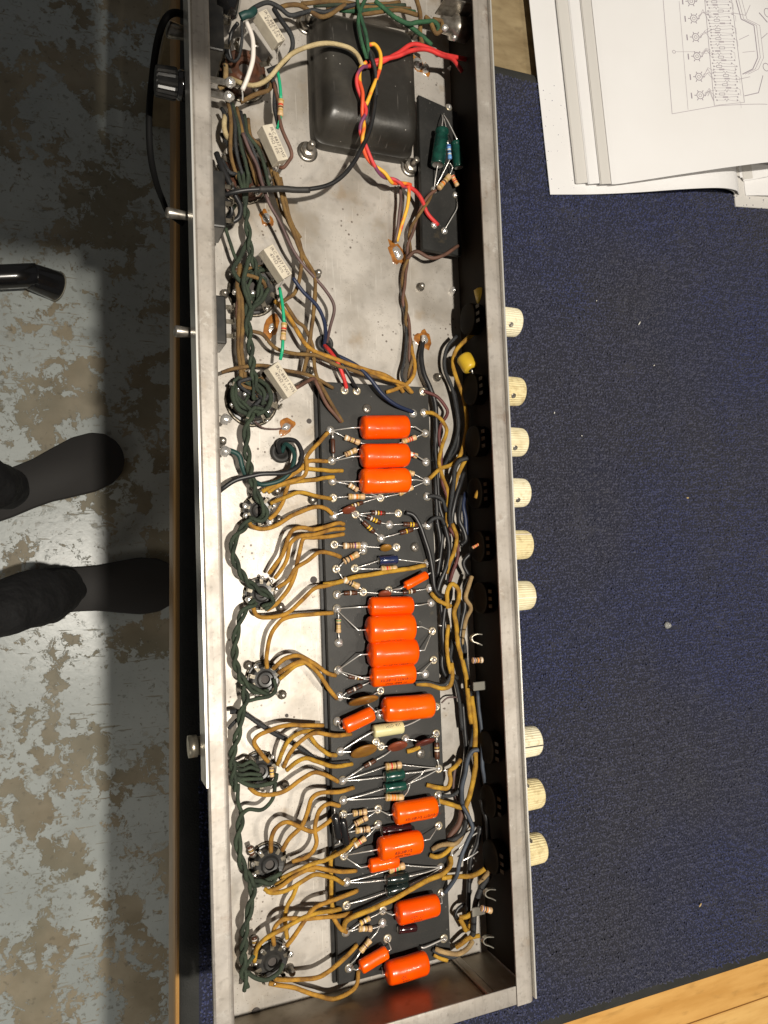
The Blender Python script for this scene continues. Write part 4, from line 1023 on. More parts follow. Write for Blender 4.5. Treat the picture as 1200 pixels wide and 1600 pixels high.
# ================================================================== tube sockets
def lug_mesh():
    a = boxv((.0, -.0011, 0), (.0042, .0011, .0004)); b = boxv((.0034, -.0009, .0002), (.0040, .0009, .0042)); v, f = merge([a, b]); return mesh('lug', v, f, M['lugdark'], smooth=False)
LUG = lug_mesh()
def socket(px, py, r, m, pins, h=9, hole_r=.33, saddle=True, ph=0., blobs=True):
    p = W(px, py, 0); c0 = W(px, py, h); p = Vector((c0.x, c0.y, ZF))
    prof = [(.0001, r * 1.05), (.0018, r * 1.05), (.0020, r * .96), (h * .001 - .001, r * .93), (h * .001, r * .84), (h * .001 - .0004, r * (hole_r + .28)), (h * .001 + .0006, r * (hole_r + .16)), (h * .001 + .0004, r * hole_r), (h * .0004, r * hole_r * .9), (h * .0003, .0001)]
    v, f, mi = lathe(p, p + Vector((0, 0, 1)), prof, 24); o = add('tube_socket', v, f, m, AMP, smooth=False, label='octal tube socket' if pins == 8 else 'small tube socket')
    v, f, mi = lathe(p, p + Vector((0, 0, 1)), [(h * .0008, r * hole_r * .86), (h * .00082, r * hole_r * .86)], 14); add('centre_hole', v, f, M['slot'], o, smooth=False)
    if saddle:
        v, f, mi = lathe(p, p + Vector((0, 0, 1)), [(.0001, r * 1.20), (.0008, r * 1.20), (.0012, r * 1.06), (.0004, r * 1.04)], 24); add('mounting_ring', v, f, M['lugdark'], o)
    for k in range(pins):
        a = 2 * math.pi * (k + .5) / (pins if pins == 8 else 10) + ph
        q = Vector((math.cos(a) * r * .72, math.sin(a) * r * .72, h * .001 - .0002))
        l = link('lug', LUG, p + q, o, rot=(0, 0, a), scale=r / .0095)
        if blobs and random.random() < .6:
            s_ = link('solder', SOLD[random.randrange(4)], p + q + Vector((math.cos(a), math.sin(a), 0)) * r * .4 + Vector((0, 0, .0028)), o, rot=(random.random(), random.random(), a), scale=.7)
random.seed(5)
socket(400, 448, .0140, M['black'], 8, 12); socket(399, 620, .0150, M['black'], 8, 12)
socket(384, 106, .0145, M['brownph'], 8, 12); socket(385, 266, .0150, M['brownph'], 8, 12)
for q in ((405, 798, .0088), (409, 928, .0090), (415, 1062, .0100), (408, 1206, .0100), (422, 1352, .0105), (426, 1504, .0105)):
    socket(*q, M['black'], 9, 8, .30)
# small tangle of parts on two sockets
resistor((424, 1198), (425, 1214), 'tanbody', ('b_blk', 'b_yel', 'b_blk', 'b_yel'), 7, h=13, label='black and yellow banded resistor')
resistor((397, 1463), (399, 1480), 'brownbody', ('b_wht', 'b_gld', 'b_wht'), 8, h=12)
resistor((390, 1322), (394, 1336), 'brownbody', ('b_wht', 'b_gld', 'b_wht'), 8, h=9)

# ================================================================== wiring
def wire(col, pts, h=(10, 18, 10), r=1.25, name='wire', label=None, hs=None):
    n_ = len(pts); out = []
    for i, q in enumerate(pts):
        t = i / (n_ - 1)
        if len(q) == 3: hh = q[2]
        else: hh = h[0] * (1 - t) ** 2 + 2 * (2 * h[1] - (h[0] + h[2]) / 2) * t * (1 - t) / 1.0 * .5 * 2 / 2 + h[2] * t * t if 0 else (h[0] * (1 - t) + h[2] * t + (h[1] - (h[0] + h[2]) / 2) * 4 * t * (1 - t))
        out.append(W(q[0], q[1], hh))
    path = crom(out, 6)
    sd = random.random() * 100
    path = [p_ + Vector((noise.noise(p_ * 70 + Vector((sd, 0, 0))), noise.noise(p_ * 70 + Vector((0, sd, 0))), 0)) * .0007 for p_ in path]
    rk = r * (1.14 if col in ('mustard', 'mustard2', 'tan') else 1.0)
    v, f = sweep(path, lambda t: rk * .001 * (1 + .07 * noise.noise(Vector((t * 14, sd, 0)))), 8); return add(name, v, f, M[col], AMP, label=label)
def twist(cols, pts, h=(10, 10, 10), r=1.2, pitch=.021, sep=None, name='wire'):
    n_ = len(pts); out = []
    for i, q in enumerate(pts):
        t = i / (n_ - 1); hh = q[2] if len(q) == 3 else h[0] * (1 - t) + h[2] * t + (h[1] - (h[0] + h[2]) / 2) * 4 * t * (1 - t)
        out.append(W(q[0], q[1], hh))
    path = crom(out, 14); fr = frames(path); s = 0; k = len(cols); strands = [[] for _ in cols]
    sep = (r * 1.02 if k == 2 else r * 1.16) if sep is None else sep
    for i, p_ in enumerate(path):
        if i: s += (p_ - path[i - 1]).length
        t_, u, v = fr[i]
        for j in range(k):
            a = 2 * math.pi * (s / pitch + j / k) + .6 * math.sin(s * 130 + j)
            strands[j].append(p_ + (u * math.cos(a) + v * math.sin(a)) * sep * .001)
    for j, c_ in enumerate(cols):
        v, f = sweep(strands[j], r * .001, 7); add(name, v, f, M[c_], AMP)
random.seed(9)
# --- heater pair along the sockets
G = ['green', 'green']
twist(G, [(384, 318), (386, 345), (389, 372), (393, 400), (402, 425), (406, 455), (398, 478)], (16, 20, 16))
twist(G, [(388, 470), (387, 500), (391, 540), (395, 575), (400, 600), (410, 615), (411, 632)], (18, 20, 16), 1.35)
twist(G, [(372, 590), (366, 606), (374, 626), (390, 640), (408, 641), (420, 650)], (14, 17, 14))
twist(G, [(398, 636), (388, 660), (384, 690), (388, 720), (394, 750), (402, 775), (414, 800), (408, 812), (390, 812)], (17, 18, 12), 1.4)
twist(G, [(390, 812), (376, 830), (366, 845), (363, 862), (372, 888), (384, 905), (398, 918), (416, 928), (426, 940), (412, 950)], (12, 18, 12), 1.35)
twist(G, [(400, 940), (384, 952), (373, 972), (368, 998), (367, 1025), (372, 1050), (382, 1066), (398, 1078), (420, 1082)], (13, 17, 13), 1.35)
twist(G, [(380, 1072), (384, 1095), (376, 1120), (372, 1145), (364, 1175), (364, 1205), (366, 1235)], (15, 17, 13), 1.35)
wire('green', [(428, 1062), (430, 1078), (420, 1088), (402, 1092), (386, 1096)], (12, 15, 14))
for k in range(4): wire('green', [(364 + k, 1190 + 8 * k), (378, 1196 + k * 7), (392, 1190 + k * 9), (402 + 3 * k, 1198 + 6 * k)], (13, 18 - k, 13), 1.2)
wire('green', [(366, 1215), (385, 1226), (405, 1228), (428, 1222), (432, 1210)], (13, 17, 13), 1.4)
wire('green', [(431, 1222), (426, 1248), (410, 1264), (390, 1264), (380, 1270)], (14, 15, 13))
wire('green', [(372, 1225), (372, 1250), (378, 1268)], (14, 15, 13))
twist(G, [(379, 1268), (374, 1295), (372, 1325), (378, 1350), (388, 1370), (402, 1380), (424, 1376), (438, 1364)], (13, 17, 13), 1.4)
twist(G, [(390, 1372), (395, 1395), (390, 1420), (383, 1448), (381, 1480), (380, 1515), (384, 1545)], (15, 16, 10), 1.4)
wire('green', [(386, 1518), (400, 1528), (418, 1530), (436, 1520), (442, 1505)], (12, 15, 13), 1.4)
wire('green', [(382, 1514), (392, 1500), (402, 1488)], (12, 15, 13), 1.3)
# --- upper left bundle
wire('olive', [(374, 412), (372, 450), (375, 480), (373, 530), (378, 592)], (16, 17, 14), 1.7, label='brown wire bundle')
wire('brown', [(370, 420), (376, 450), (371, 490), (376, 530), (377, 585)], (15, 16, 13), 1.5)
wire('olive', [(379, 420), (376, 455), (380, 500), (377, 545), (383, 590)], (17, 18, 15), 1.4)
wire('green', [(392, 398), (384, 420), (380, 445), (388, 470), (394, 485)], (22, 24, 18), 1.5)
wire('green', [(420, 452), (408, 470), (396, 480), (389, 500)], (15, 18, 18), 1.5)
for (cx, cy) in ((398, 445), (396, 618)):
    for k in range(7):
        q = [(cx + random.uniform(-26, 22), cy + random.uniform(-30, 28)) for _ in range(4)]; q.sort(key=lambda a_: a_[1] + random.uniform(-14, 14))
        wire(random.choice(['green', 'green', 'kgrey', 'olive']), q, (12, random.uniform(14, 20), 12), random.uniform(.9, 1.4))
    for k in range(6): link('solder', SOLD[k % 4], W(cx + random.uniform(-30, 30), cy + random.uniform(-30, 30), 13.5), AMP, scale=random.uniform(.5, .9))
wire('green', [(366, 600), (364, 620), (372, 640), (386, 648)], (15, 18, 16), 1.5)
wire('green', [(404, 594), (418, 604), (424, 622), (416, 640), (402, 648)], (15, 19, 15), 1.5)

wire('green', [(389, 372), (376, 400), (364, 420), (372, 436), (384, 446), (392, 470)], (16, 20, 18), 1.5)
wire('green', [(368, 320), (352, 350), (364, 392), (372, 412)], (14, 16, 16), 1.2)
wire('purple', [(378, 208, 26), (390, 234, 26), (402, 260, 26), (416, 306, 26), (436, 346, 24), (464, 400, 22), (492, 434, 20), (516, 464, 20), (522, 486, 18), (516, 515, 12), (509, 538, 3)], r=1.15, label='long purple-brown wire')
wire('olive', [(432, 270), (440, 300), (448, 338), (464, 374), (474, 400), (490, 426), (492, 452), (490, 488), (485, 520), (479, 555), (474, 582)], (18, 20, 14), 1.3)
wire('olive', [(438, 278), (446, 310), (452, 340), (468, 378), (470, 406), (468, 436), (460, 458), (447, 468), (436, 476)], (18, 21, 12), 1.3)
wire('olive', [(428, 268), (436, 290), (446, 330), (458, 360), (466, 385), (478, 410), (488, 430)], (20, 22, 18), 1.3)
wire('brown', [(430, 255), (442, 262), (452, 250), (455, 240), (446, 215), (437, 188), (434, 160), (428, 130)], (18, 30, 26), 1.2)
wire('olive', [(426, 290), (440, 330), (455, 348), (470, 372)], (13, 14, 12), 1.0)
wire('olive', [(392, 517), (410, 522), (424, 538), (438, 547), (460, 552), (492, 555), (520, 567), (560, 582), (600, 592), (628, 602), (643, 613)], (18, 18, 9.5), 1.3)
wire('olive', [(446, 474), (462, 500), (476, 512), (488, 540), (494, 584), (508, 614), (536, 660)], (14, 16, 9.5), 1.3)
wire('mustard', [(430, 470), (448, 490), (466, 520), (486, 545), (520, 560), (560, 574), (600, 586), (622, 600), (630, 612)], (14, 17, 9.5), 1.3)
wire('olive', [(346, 582), (368, 575), (404, 571), (450, 579), (486, 588), (508, 598), (521, 607)], (16, 18, 9.5), 1.25)
wire('olive', [(492, 440), (492, 480), (486, 510), (484, 540), (478, 568), (474, 586)], (14, 15, 12), 1.25)
wire('brown', [(462, 606), (478, 596), (490, 592), (496, 602), (512, 634), (533, 659)], (24, 16, 9.5), 1.3)
wire('navy', [(458, 434), (476, 458), (494, 478), (506, 500), (509, 520), (507, 538)], (26, 18, 4), 1.3, label='navy blue wire')
wire('red', [(506, 538), (516, 548), (526, 564), (536, 586), (541, 606)], (3, 15, 10), 1.35)
wire('kblack', [(508, 536), (522, 550), (534, 568), (548, 590), (557, 608)], (3, 16, 10), 1.3)
wire('navy', [(504, 540), (524, 554), (556, 570), (578, 592), (596, 615), (620, 634), (645, 643)], (3, 17, 10), 1.4, label='long dark wire to the board')
wire('kblack', [(340, 306, 24), (370, 300, 30), (406, 296, 32), (440, 295, 32), (480, 296, 32), (512, 289, 32), (538, 272, 33), (560, 242, 33), (578, 200, 33), (587, 150, 33), (585, 108, 33), (580, 88, 33)], r=1.5, label='black wire arching over the plate')
wire('rubber', [(404, 296, 32), (430, 295, 32), (458, 296, 32), (484, 296, 32)], r=2.1, label='heat-shrink sleeve')
wire('kblack', [(366, 302), (376, 322), (371, 342), (352, 348), (341, 340)], (26, 24, 20), 1.7)
wire('kblack', [(341, 316), (350, 312), (360, 318), (362, 334), (352, 344)], (18, 24, 18), 1.4)
wire('kblack', [(338, 240), (345, 262), (356, 280), (366, 298)], (18, 22, 22), 2.0)
wire('white', [(385, 34), (394, 60), (395, 90), (387, 118), (378, 141)], (34, 36, 30), 1.5, label='white insulated wire'); wire('tin', [(378, 141), (379, 148), (379, 157)], (30, 28, 26), .5)
wire('teal', [(376, 28), (384, 24), (392, 22), (397, 16)], (34, 35, 33), 2.6, label='dark teal sleeve')
wire('beige', [(360, 122), (380, 131), (400, 134), (420, 122), (440, 100), (460, 82), (490, 70), (520, 69), (544, 74), (558, 86), (567, 104)], (18, 36, 32), 1.5, label='beige cloth wire')
wire('tan', [(352, 102), (353, 118), (350, 132), (342, 138)], (16, 18, 16), 1.5)
wire('beige', [(353, 178), (349, 196), (352, 210), (358, 220)], (14, 22, 14), 1.7)
wire('kgrey', [(386, 22), (400, 10), (418, 4), (436, 12), (452, 24), (472, 21), (490, 16), (508, 19), (532, 12), (560, 6)], (30, 28, 30), 1.5)
wire('olive', [(436, 13), (450, 8), (468, 8), (486, 18), (500, 25), (515, 22), (540, 8)], (26, 28, 30), 1.5)
wire('kgrey', [(428, 14), (440, 32), (456, 56), (456, 78), (442, 98), (418, 112)], (30, 34, 22), 1.6)
wire('kgrey', [(378, 32), (378, 60), (374, 86), (366, 95), (356, 88), (352, 72)], (32, 24, 20), 1.0); wire('kblack', [(372, 36), (362, 50), (358, 76), (362, 94)], (30, 22, 18), 1.3)
wire('kgrey', [(424, 122), (430, 140), (430, 170), (436, 195)], (24, 26, 26), 1.6); wire('olive', [(376, 160), (400, 148), (420, 140), (424, 126)], (18, 22, 22), 1.5)
for k in range(7):
    wire(('olive', 'kgrey', 'green')[k % 3], [(352 + 6 * k, 150 + 6 * k), (362 + 5 * k, 190 + 4 * k), (360 + 9 * k, 236), (372 + 10 * k, 280 + 3 * k)], (14 + k % 3, 22, 15), 1.25)
for k in range(3): wire('green', [(372 + 8 * k, 270), (380 + 3 * k, 300), (383, 322 + 3 * k)], (16, 20, 16), 1.25)
for k in range(3): wire('kgrey', [(346, 170 + 40 * k), (360, 190 + 40 * k), (378, 210 + 30 * k)], (14, 18, 14), 1.3)
# top: green leads to the pilot lamp, red pair, red/yellow twist
wire('green2', [(557, -6), (564, 26), (572, 56), (576, 90)], (30, 36, 32), 1.3); wire('green2', [(573, -6), (564, 16), (560, 37), (564, 64), (573, 92)], (30, 35, 32), 1.3)
wire('green2', [(586, 2), (604, 17), (622, 31), (638, 37), (652, 35), (676, 33), (685, 42), (682, 54)], (30, 33, 30), 1.6, label='bright green wire'); wire('green2', [(620, 28), (638, 40), (657, 55), (674, 70)], (28, 28, 24), 1.6)
wire('olive', [(650, -4), (656, 20), (657, 50), (660, 70)], (28, 28, 24), 1.6); wire('olive', [(664, 26), (672, 34), (680, 52), (690, 46), (690, 34), (676, 30)], (30, 32, 30), 1.6)
for k in range(5): wire(('olive', 'green', 'olive', 'green2', 'olive')[k], [(470 + 20 * k, 6 + 3 * k), (520 + 14 * k, 2 + 5 * k), (570 + 12 * k, 8 + 2 * k), (625 + 8 * k, 4 + 5 * k)], (24, 29, 26), 1.5)
wire('red', [(576, 104), (597, 97), (621, 83), (643, 70), (665, 74), (696, 86), (728, 92)], (31, 34, 26), 1.55, label='red wire pair'); wire('red', [(578, 98), (600, 92), (625, 86), (645, 79), (668, 77), (690, 86), (708, 93), (722, 111)], (32, 34, 24), 1.55)
twist(['redpur', 'redyel'], [(574, 100), (565, 106), (560, 126), (565, 150), (569, 170), (566, 195), (567, 220), (575, 243), (590, 264), (608, 279), (626, 288), (640, 291)], (32, 32, 12), 1.3, .030)
wire('redyel', [(576, 70), (586, 70), (594, 84), (594, 104), (588, 124), (580, 144), (572, 164)], (32, 35, 33), 1.35); wire('kgrey', [(574, 72), (580, 90), (586, 112), (588, 150)], (32, 35, 34), 1.3)
wire('red', [(634, 289), (650, 299), (660, 314), (668, 334), (684, 352)], (12, 16, 14), 1.5); wire('redyel', [(630, 285), (639, 292), (637, 318), (629, 348), (620, 378)], (12, 12, 4), 1.3); wire('purple', [(626, 292), (626, 320), (622, 350), (617, 378)], (11, 10, 4), 1.2)
twist(['olive', 'brown'], [(679, 298, 15), (668, 312, 16), (655, 335, 15), (644, 358, 10), (640, 380, 8), (638, 402, 7), (631, 432, 6), (631, 462, 6), (636, 500, 6), (641, 535, 7), (642, 570, 9), (640, 598, 11)], r=1.15, pitch=.036)
wire('kgrey', [(630, 470), (635, 520), (632, 560), (628, 585), (631, 600)], (5, 6, 10), 1.1)
wire('brown', [(636, 404), (650, 393), (674, 403), (696, 397), (716, 384)], (8, 16, 15), 1.3)
wire('mustard', [(642, 540), (648, 575), (640, 597), (622, 606), (604, 613)], (7, 13, 9.5), 1.25); wire('mustard', [(560, 574), (598, 590), (630, 600), (644, 614)], (14, 15, 9.5), 1.25)
wire('kblack', [(661, 534), (657, 556), (662, 582), (672, 606), (680, 632), (682, 680), (678, 720)], (3, 8, 5), 1.9); wire('tin', [(662, 524), (661, 531), (660, 540)], (4, 4, 4), 1.1)
# grommet wires mid left
wire('kblack', [(438, 708), (436, 694), (446, 687), (462, 690), (471, 708), (466, 728), (450, 738), (425, 740), (400, 742), (372, 748), (350, 762), (342, 768)], (4, 20, 14), 1.6, label='black wire looping from the grommet')
wire('teal', [(440, 706), (446, 694), (458, 704), (460, 720), (452, 738), (436, 752), (412, 758), (396, 752)], (4, 17, 13), 1.5, label='dark teal wire from the grommet')
wire('teal', [(344, 701), (358, 704), (372, 712), (378, 728), (386, 745)], (12, 16, 13), 1.7)
wire('purple', [(398, 658), (410, 668), (428, 670), (440, 669)], (10, 4, 2), .6)
# --- mustard leads socket -> board
Yw = [
 ([(513, 676), (500, 690), (488, 702), (479, 716), (480, 732), (474, 746), (448, 754), (420, 764)], (10, 16, 12)),
 ([(511, 721), (494, 720), (480, 722), (468, 735), (444, 748), (416, 758)], (10, 13, 12)),
 ([(536, 736), (518, 736), (500, 734), (468, 733), (450, 742), (428, 756), (410, 768)], (9, 13, 12)),
 ([(521, 745), (506, 746), (490, 750), (460, 753), (434, 759), (418, 770)], (10, 12, 12)),
 ([(518, 779), (496, 776), (468, 769), (448, 776), (422, 787)], (10, 14, 10)),
 ([(520, 803), (508, 794), (490, 792), (460, 804), (432, 820), (410, 827), (394, 822), (388, 812)], (10, 12, 12)),
 ([(452, 752), (446, 772), (442, 786), (432, 802), (420, 812)], (11, 10, 9)),
 ([(538, 819), (526, 818), (492, 827), (472, 824), (456, 830), (446, 852), (440, 868), (430, 884), (420, 896)], (9, 20, 12)),
 ([(538, 825), (520, 828), (494, 834), (468, 839), (454, 850), (448, 872), (438, 892), (430, 904)], (9, 18, 12)),
 ([(538, 835), (518, 838), (492, 840), (474, 842), (467, 868), (461, 896), (450, 922), (434, 942), (416, 953)], (9, 15, 11)),
 ([(532, 870), (516, 865), (498, 863), (480, 876), (460, 889), (450, 906), (434, 919)], (9, 18, 12)),
 ([(534, 909), (512, 914), (492, 919), (472, 938), (448, 958), (420, 965), (402, 962), (394, 946)], (9, 14, 12)),
 ([(520, 958), (500, 959), (450, 965), (432, 978), (421, 1000), (417, 1026), (417, 1044)], (10, 15, 12)),
 ([(524, 1055), (508, 1050), (490, 1036), (468, 1025), (448, 1028), (436, 1036), (428, 1044)], (10, 18, 12)),
 ([(526, 1092), (512, 1072), (494, 1048), (476, 1034), (460, 1036), (446, 1044), (436, 1052)], (10, 17, 12)),
 ([(480, 1034), (462, 1040), (450, 1050), (438, 1060)], (16, 15, 11)),
 ([(504, 1134), (480, 1134), (456, 1132), (428, 1140), (406, 1148), (397, 1160), (406, 1176), (420, 1190)], (8, 17, 12)),
 ([(548, 1148), (530, 1149), (512, 1148), (490, 1146), (468, 1160), (452, 1178), (443, 1198)], (9, 20, 12)),
 ([(500, 1143), (474, 1143), (452, 1156), (440, 1176), (434, 1194)], (14, 20, 12)),
 ([(484, 1150), (496, 1166), (512, 1178), (526, 1180)], (16, 13, 10)),
 ([(550, 1194), (520, 1197), (496, 1190), (480, 1184), (464, 1190), (448, 1204)], (9, 18, 12)),
 ([(528, 1222), (508, 1210), (490, 1207), (470, 1218), (450, 1234), (430, 1240), (404, 1240), (388, 1230)], (10, 17, 11)),
 ([(552, 1231), (528, 1237), (500, 1239), (486, 1248), (480, 1270), (472, 1290), (452, 1310), (440, 1330)], (9, 18, 12)),
 ([(531, 1258), (512, 1256), (498, 1268), (492, 1294), (494, 1318), (480, 1338), (456, 1347)], (10, 16, 12)),
 ([(522, 1276), (506, 1290), (488, 1299), (468, 1292), (448, 1285), (432, 1294), (424, 1310), (424, 1330)], (10, 18, 12)),
 ([(556, 1310), (540, 1328), (512, 1342), (484, 1352), (460, 1362), (440, 1372)], (9, 17, 12)),
 ([(556, 1360), (536, 1363), (516, 1360), (492, 1356), (468, 1364), (440, 1384), (416, 1394)], (9, 18, 12)),
 ([(536, 1381), (516, 1370), (494, 1366), (472, 1378), (448, 1390), (424, 1394), (412, 1388)], (10, 16, 11)),
 ([(526, 1330), (517, 1340), (518, 1376), (518, 1412), (522, 1424)], (12, 10, 10)),
 ([(464, 1384), (458, 1400), (448, 1418), (446, 1444), (448, 1466)], (14, 12, 11)),
 ([(558, 1391), (540, 1400), (510, 1410), (490, 1420), (478, 1436), (462, 1460), (448, 1478)], (9, 18, 12)),
 ([(532, 1420), (510, 1424), (492, 1427), (472, 1434), (444, 1450), (416, 1466), (401, 1484), (397, 1502)], (10, 19, 12)),
 ([(550, 1427), (520, 1433), (484, 1435), (450, 1435), (434, 1443), (427, 1458), (428, 1476)], (9, 18, 12)),
 ([(516, 1426), (524, 1440), (532, 1452), (541, 1457)], (11, 11, 10)),
 ([(558, 1476), (540, 1496), (512, 1519), (490, 1529), (450, 1531), (428, 1530)], (9, 17, 11)),
 ([(561, 1516), (555, 1543), (524, 1560), (495, 1555), (455, 1543), (420, 1536)], (10, 14, 10)),
 ([(430, 1384), (452, 1372), (476, 1360), (492, 1358)], (12, 15, 14)),
]
for pts, h in Yw: wire(random.choice(['mustard', 'mustard', 'mustard2']), pts, h, 1.25)
wire('kgrey', [(360, 1112), (372, 1112), (386, 1118), (404, 1130), (430, 1146), (454, 1160), (478, 1176), (498, 1190), (520, 1193), (546, 1190)], (10, 13, 9), 1.5, label='grey-blue wire crossing the mustard ones')
wire('kgrey', [(357, 1140), (366, 1130), (374, 1122)], (8, 9, 10), 1.2)
wire('mustard2', [(505, 913), (534, 908), (556, 902), (582, 897), (612, 893), (640, 888), (664, 883)], (10, 13, 11), 1.4)
wire('mustard2', [(538, 1451), (541, 1440), (552, 1432), (580, 1421), (610, 1408), (640, 1391), (664, 1377), (690, 1366), (704, 1352), (704, 1338)], (10, 17, 10), 1.5, label='long yellow wire running over the board')
wire('mustard2', [(635, 1174), (645, 1171), (656, 1166)], (9, 10, 11), 1.4)
